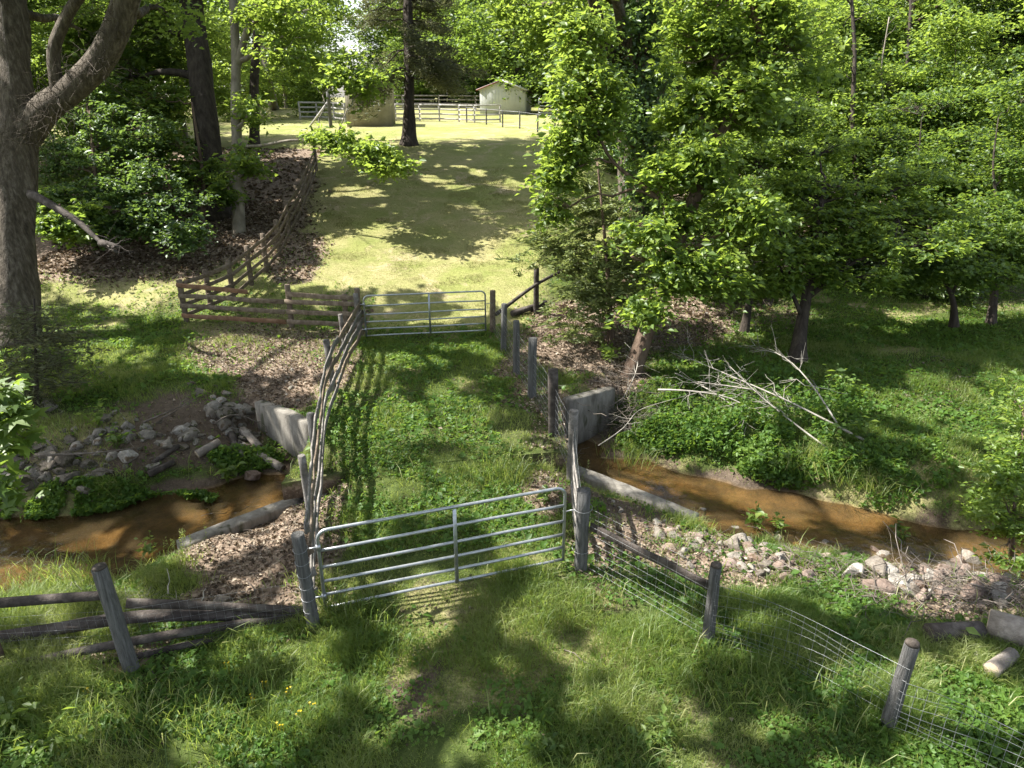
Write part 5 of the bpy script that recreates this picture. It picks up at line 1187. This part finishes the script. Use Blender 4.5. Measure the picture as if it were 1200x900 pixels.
rocks(775, 622, 905, 660, 13, 85, .14, .46, ['rock_pale', 'rock_pale', 'rock_pink'], 'angular pale rock in the sunlit heap below the right wing wall', 'pale rocks heaped on the near right bank')
rocks(720, 590, 800, 640, 10, 22, .10, .26, ['rock_pale', 'rock_pink'], 'small rubble rock tucked behind the low right wing wall', 'rubble behind the low right wing wall')
rocks(900, 655, 1010, 668, 10, 34, .14, .42, ['rock_pink', 'rock_pale'], 'pinkish rock trailing along the edge of the right stream bank', 'pinkish rocks trailing along the right bank')
rocks(1010, 668, 1190, 690, 14, 56, .2, .66, ['rock_pale', 'rock_pale', 'rock_pink'], 'pale rock in the heap mixed with brush at the far right', 'pale rocks mixed with brush at far right')
rocks(245, 470, 295, 515, 15, 60, .18, .62, ['rock_grey', 'rock_pale'], 'grey rubble rock on the slope beside the left concrete wall', 'rubble rocks beside the left concrete wall')
rocks(60, 530, 260, 500, 15, 70, .14, .6, ['rock_grey', 'rock_grey', 'rock_pale'], 'half buried grey rock on the dark left bank', 'half buried rocks on the left bank')
rocks(0, 550, 90, 560, 16, 34, .3, .8, ['rock_grey'], 'dark grey boulder of the pile at the left water edge', 'dark boulders at the left water edge')
rocks(640, 515, 655, 560, 8, 10, .10, .26, ['rock_pale', 'rock_grey'], 'broken stone beside the right edge of the bridge track', 'stones along the right bridge edge')
rocks(330, 450, 350, 460, 10, 8, .12, .3, ['rock_pale', 'rock_grey'], 'loose stone behind the left concrete wall', 'loose stones behind the left wall')
def one_rock(px, py, s, m, label, sz=(1, 1, 1)):
    g = G(px, py); o = bpy.data.objects.new('rock', RM[m][rs.randrange(6)]); col.objects.link(o); o.location = (g[0], g[1], max(g[2], WZ) + s * .15); o.rotation_euler = (.2, .1, rs.random() * 6); o.scale = [s * q for q in sz]; tag(o, label, 'rock')
one_rock(297, 568, .5, 'rock_pink', 'brown stone sitting in the water near the left end of the culvert')
one_rock(150, 540, .5, 'rock_pale', 'single pale block on the left bank above the green mat')
one_rock(262, 708, .35, 'rock_pale', 'pale stone resting on the top split rail of the lower left fence')

# ------------------------------------------------------------------ logs, dead branches, brush
def log(pts, r0, r1, mat, label, name='log', rough=.15, off=.0, end='log_end'):
    P = np.array([G(*p) for p in pts]); P[:, 2] = np.maximum(P[:, 2], WZ) + r0 * .8 + off; P = smooth_path(P, .2, 1)
    o_ = P[0].copy(); mb = MB(); tube(mb, P, np.linspace(r0, r1, len(P)), 12, rough=rough, seed=int(pts[0][0])); o = mb.build(name, M[mat], smooth=True, origin=o_); tag(o, label, 'log')
    T, _, _ = frames(P)
    for e, s in ((P[0], -1), (P[-1], 1)):
        mb = MB(); tt = T[0] if s < 0 else T[-1]; rr = (r0 if s < 0 else r1) * .93; tube(mb, [e + tt * s * -.01, e + tt * s * .006], rr, 12, rough=.05); mb.build('cut_end', M[end], o, origin=e)
    return o
log([(1152, 748), (1230, 772)], .19, .2, 'log', 'thick pale sawn log at the right edge below the brush pile', off=.1)
log([(1085, 755), (1145, 752)], .13, .12, 'wood_old', 'dark weathered log lying left of the thick pale log', end='wood_end', off=.08)
log([(1158, 797), (1182, 778)], .095, .09, 'log', 'short sawn log chunk lying alone below the thick pale log', off=.08)
log([(1140, 742), (1146, 778)], .045, .04, 'dead_wood', 'thin pale stick propped between the logs', end='dead_wood')
for k, (a, lab, r_) in enumerate([([(232, 538), (258, 522)], 'short grey log above the green mat on the left bank', .10), ([(285, 508), (305, 528)], 'mossy pale log leaning against the left bank rubble', .10), ([(300, 535), (332, 553)], 'pale log end dipping into the water by the culvert', .10),
                                  ([(272, 512), (278, 535)], 'upright brown stub log on the left bank', .09), ([(175, 560), (205, 545)], 'low dark log half in the green mat', .08), ([(180, 545), (210, 525)], 'grey stick log on the dark left bank', .06)]):
    log(a, r_, r_ * .85, 'log' if k in (0, 1, 2) else 'wood_old', lab, end='log_end' if k == 0 else 'wood_end')
def branch(paths, r0, mat, label, name='dead_branch', cat='branch', twigs=14, tl=.8):
    mb = MB(); o_ = paths[0][0]
    for i_, P in enumerate(paths):
        P = smooth_path(np.array(P, float), .25, 2); rr = np.linspace(r0 * (1 if i_ == 0 else .75), r0 * .25, len(P)); tube(mb, P, rr, 6, rough=.1, c=.6)
        for k in range(twigs):
            j = rng.integers(len(P) // 4, len(P)); d = rng.normal(size=3) * [1, 1, .6] + (P[-1] - P[0]) / np.linalg.norm(P[-1] - P[0]) * 1.2; d /= np.linalg.norm(d); L = tl * (.3 + .8 * rng.random())
            q = bez(P[j], P[j] + d * L, .05, 5, .05); tube(mb, q, np.linspace(rr[j] * .5, .003, 5), 4, cap=False, c=rng.random())
            for m_ in range(2): e = q[2] + (rng.normal(size=3) + d) * .18; tube(mb, [q[2], (q[2] + e) / 2, e], [.005, .004, .002], 3, cap=False, c=rng.random())
    o = mb.build(name, M[mat], origin=o_); return tag(o, label, cat)
def lift(lst): return [G(px, py + 0) + [0, 0, h] for px, py, h in lst]
branch([lift([(1013, 522, .1), (970, 512, .35), (922, 492, .45), (875, 475, .55), (800, 450, .75)]), lift([(967, 530, .1), (930, 512, .3), (890, 490, .5), (850, 470, .9)]), lift([(978, 510, .3), (950, 485, .65), (922, 468, .95), (896, 455, 1.05), (876, 448, .8)]), lift([(880, 480, .5), (850, 470, .4), (815, 470, .5)])],
         .028, 'dead_wood', 'bleached white fallen branch with long bare arms on the green right bank', twigs=13, tl=.9)
branch([lift([(770, 470, .3), (800, 475, .4), (850, 482, .4), (900, 500, .2)]), lift([(790, 450, .3), (830, 470, .3), (880, 500, .2)])], .025, 'dead_wood', 'smaller tangle of pale twigs left of the white fallen branch', twigs=12, tl=.7)
branch([[at(36, 228, 20.3), at(60, 240, 19.9), at(95, 262, 19.5), at(118, 285, 19.2), at(138, 296, 19.0)], [at(118, 285, 19.2), at(130, 286, 19), at(142, 290, 18.9)]], .14, 'wood_old', 'dark dead limb hanging down from the great left trunk', twigs=7, tl=.7)
branch([lift([(45, 552, .35), (90, 548, .3), (130, 545, .3), (160, 535, .2)]), lift([(60, 540, .5), (75, 548, .3)])], .035, 'twig', 'long bare stick lying along the left bank boulders', twigs=4, tl=.5)
branch([lift([(255, 512, .35), (275, 505, .5), (300, 507, .35), (322, 515, .2)])], .022, 'twig', 'thin arched stick before the left concrete wall', twigs=4, tl=.4)
branch([lift([(170, 505, .2), (195, 497, .25), (225, 480, .2)]), lift([(190, 500, .2), (215, 492, .3)])], .025, 'twig', 'bare twig on the shadowed upper left bank', twigs=5, tl=.5)
branch([lift([(725, 480, .1), (742, 460, .35), (748, 440, .5), (730, 425, .6)]), lift([(700, 545, .5), (730, 525, .5), (745, 500, .45), (790, 485, .4)])], .018, 'dead_wood', 'pale curved vine stems beside the right wing wall', twigs=8, tl=.6)
def brush(px, py, w, d, h, n, label, mat='twig', ln=.9):
    g0 = G(px, py); mb = MB()
    for k in range(n):
        p = np.array([rng.normal() * w * .5, rng.normal() * d * .5, 0]); p[2] = gz(g0[0] + p[0], g0[1] + p[1]) - g0[2] + h * rng.random() * math.exp(-2 * (p[0] / w) ** 2)
        dd = rng.normal(size=3) * [1, .8, .16]; dd /= np.linalg.norm(dd); L = ln * (.3 + rng.random()); r_ = .003 + .011 * rng.random() ** 4
        tube(mb, bez(p, p + dd * L, .08 * rng.normal(), 5, .05), np.linspace(r_, r_ * .4, 5), 4, cap=False, c=rng.random())
    o = mb.build('brush_pile', M[mat]); o.location = [float(v) for v in g0]; return tag(o, label, 'brush pile')
brush(1130, 700, 2.4, .8, .28, 420, 'heap of grey brush and sticks among the rocks at far right')
brush(960, 672, 1.3, .45, .15, 60, 'thin scatter of dry sticks on the right bank rocks')
brush(725, 500, .9, .8, .7, 240, 'dense tangle of dry vines beside the right wing wall', 'twig', .9)
brush(660, 545, .35, .9, .15, 110, 'matted dry stems along the right edge of the bridge', 'dead_wood', .4)
brush(780, 410, 1.8, 1.0, .35, 150, 'dark dry brush under the leaning tree', 'twig', .9)
brush(300, 600, 1.0, .6, .08, 70, 'scattered dry stems on the leafy slope left of the bridge', 'twig', .5)
brush(1180, 350, 2.2, 1.0, .8, 120, 'grey tangle of dead branches under the right edge trees', 'twig', 1.4)
brush(140, 715, 1.3, .4, .12, 110, 'dry grass stems piled behind the split rails', 'dead_wood', .5)

# ------------------------------------------------------------------ camera, sun, sky
cam = bpy.data.cameras.new('camera'); co = bpy.data.objects.new('camera', cam); col.objects.link(co)
co.location = (0, 0, CZ); co.rotation_euler = (math.pi / 2 - PITCH, 0, 0); cam.sensor_width = 36; cam.lens = 36 * F / 1200; cam.clip_end = 3000; cam.clip_start = .05
sc.camera = co
elev = math.asin(SUN[2]); azim = math.atan2(SUN[0], SUN[1])      # azimuth clockwise from +Y
sl = bpy.data.lights.new('sun', 'SUN'); sl.energy = 5.0; sl.angle = R(.53); sl.color = (1, .93, .82)
so = bpy.data.objects.new('sun', sl); col.objects.link(so); sl.color = (1, .955, .88); so.rotation_euler = Vector(SUN).to_track_quat('Z', 'Y').to_euler(); so.location = (-30, 10, 40)
w = bpy.data.worlds.new('World'); sc.world = w; w.use_nodes = True; nt = w.node_tree
sky = nt.nodes.new('ShaderNodeTexSky'); sky.sky_type = 'NISHITA'; sky.sun_disc = False; sky.sun_elevation = elev; sky.sun_rotation = azim; sky.air_density = 1.0; sky.dust_density = 2.0
bg = nt.nodes['Background']; hs = nt.nodes.new('ShaderNodeHueSaturation'); hs.inputs['Saturation'].default_value = .55; nt.links.new(sky.outputs[0], hs.inputs['Color']); nt.links.new(hs.outputs[0], bg.inputs[0]); bg.inputs[1].default_value = .108
vs = sc.view_settings; vs.view_transform = 'Standard'; vs.look = 'None'; vs.gamma = 1; vs.use_curve_mapping = False; vs.exposure = EXPOSURE
cy = sc.cycles if hasattr(sc, 'cycles') else None
sc.render.engine = 'CYCLES'; cy = sc.cycles
cy.max_bounces = 6; cy.diffuse_bounces = 3; cy.glossy_bounces = 2; cy.transmission_bounces = 4; cy.transparent_max_bounces = 8; cy.caustics_reflective = False; cy.caustics_refractive = False
cy.sample_clamp_indirect = 6; cy.use_denoising = True; cy.denoiser = 'OPENIMAGEDENOISE'; cy.denoising_prefilter = 'NONE'; cy.denoising_input_passes = 'RGB_ALBEDO_NORMAL'; cy.use_adaptive_sampling = True; cy.adaptive_threshold = .01
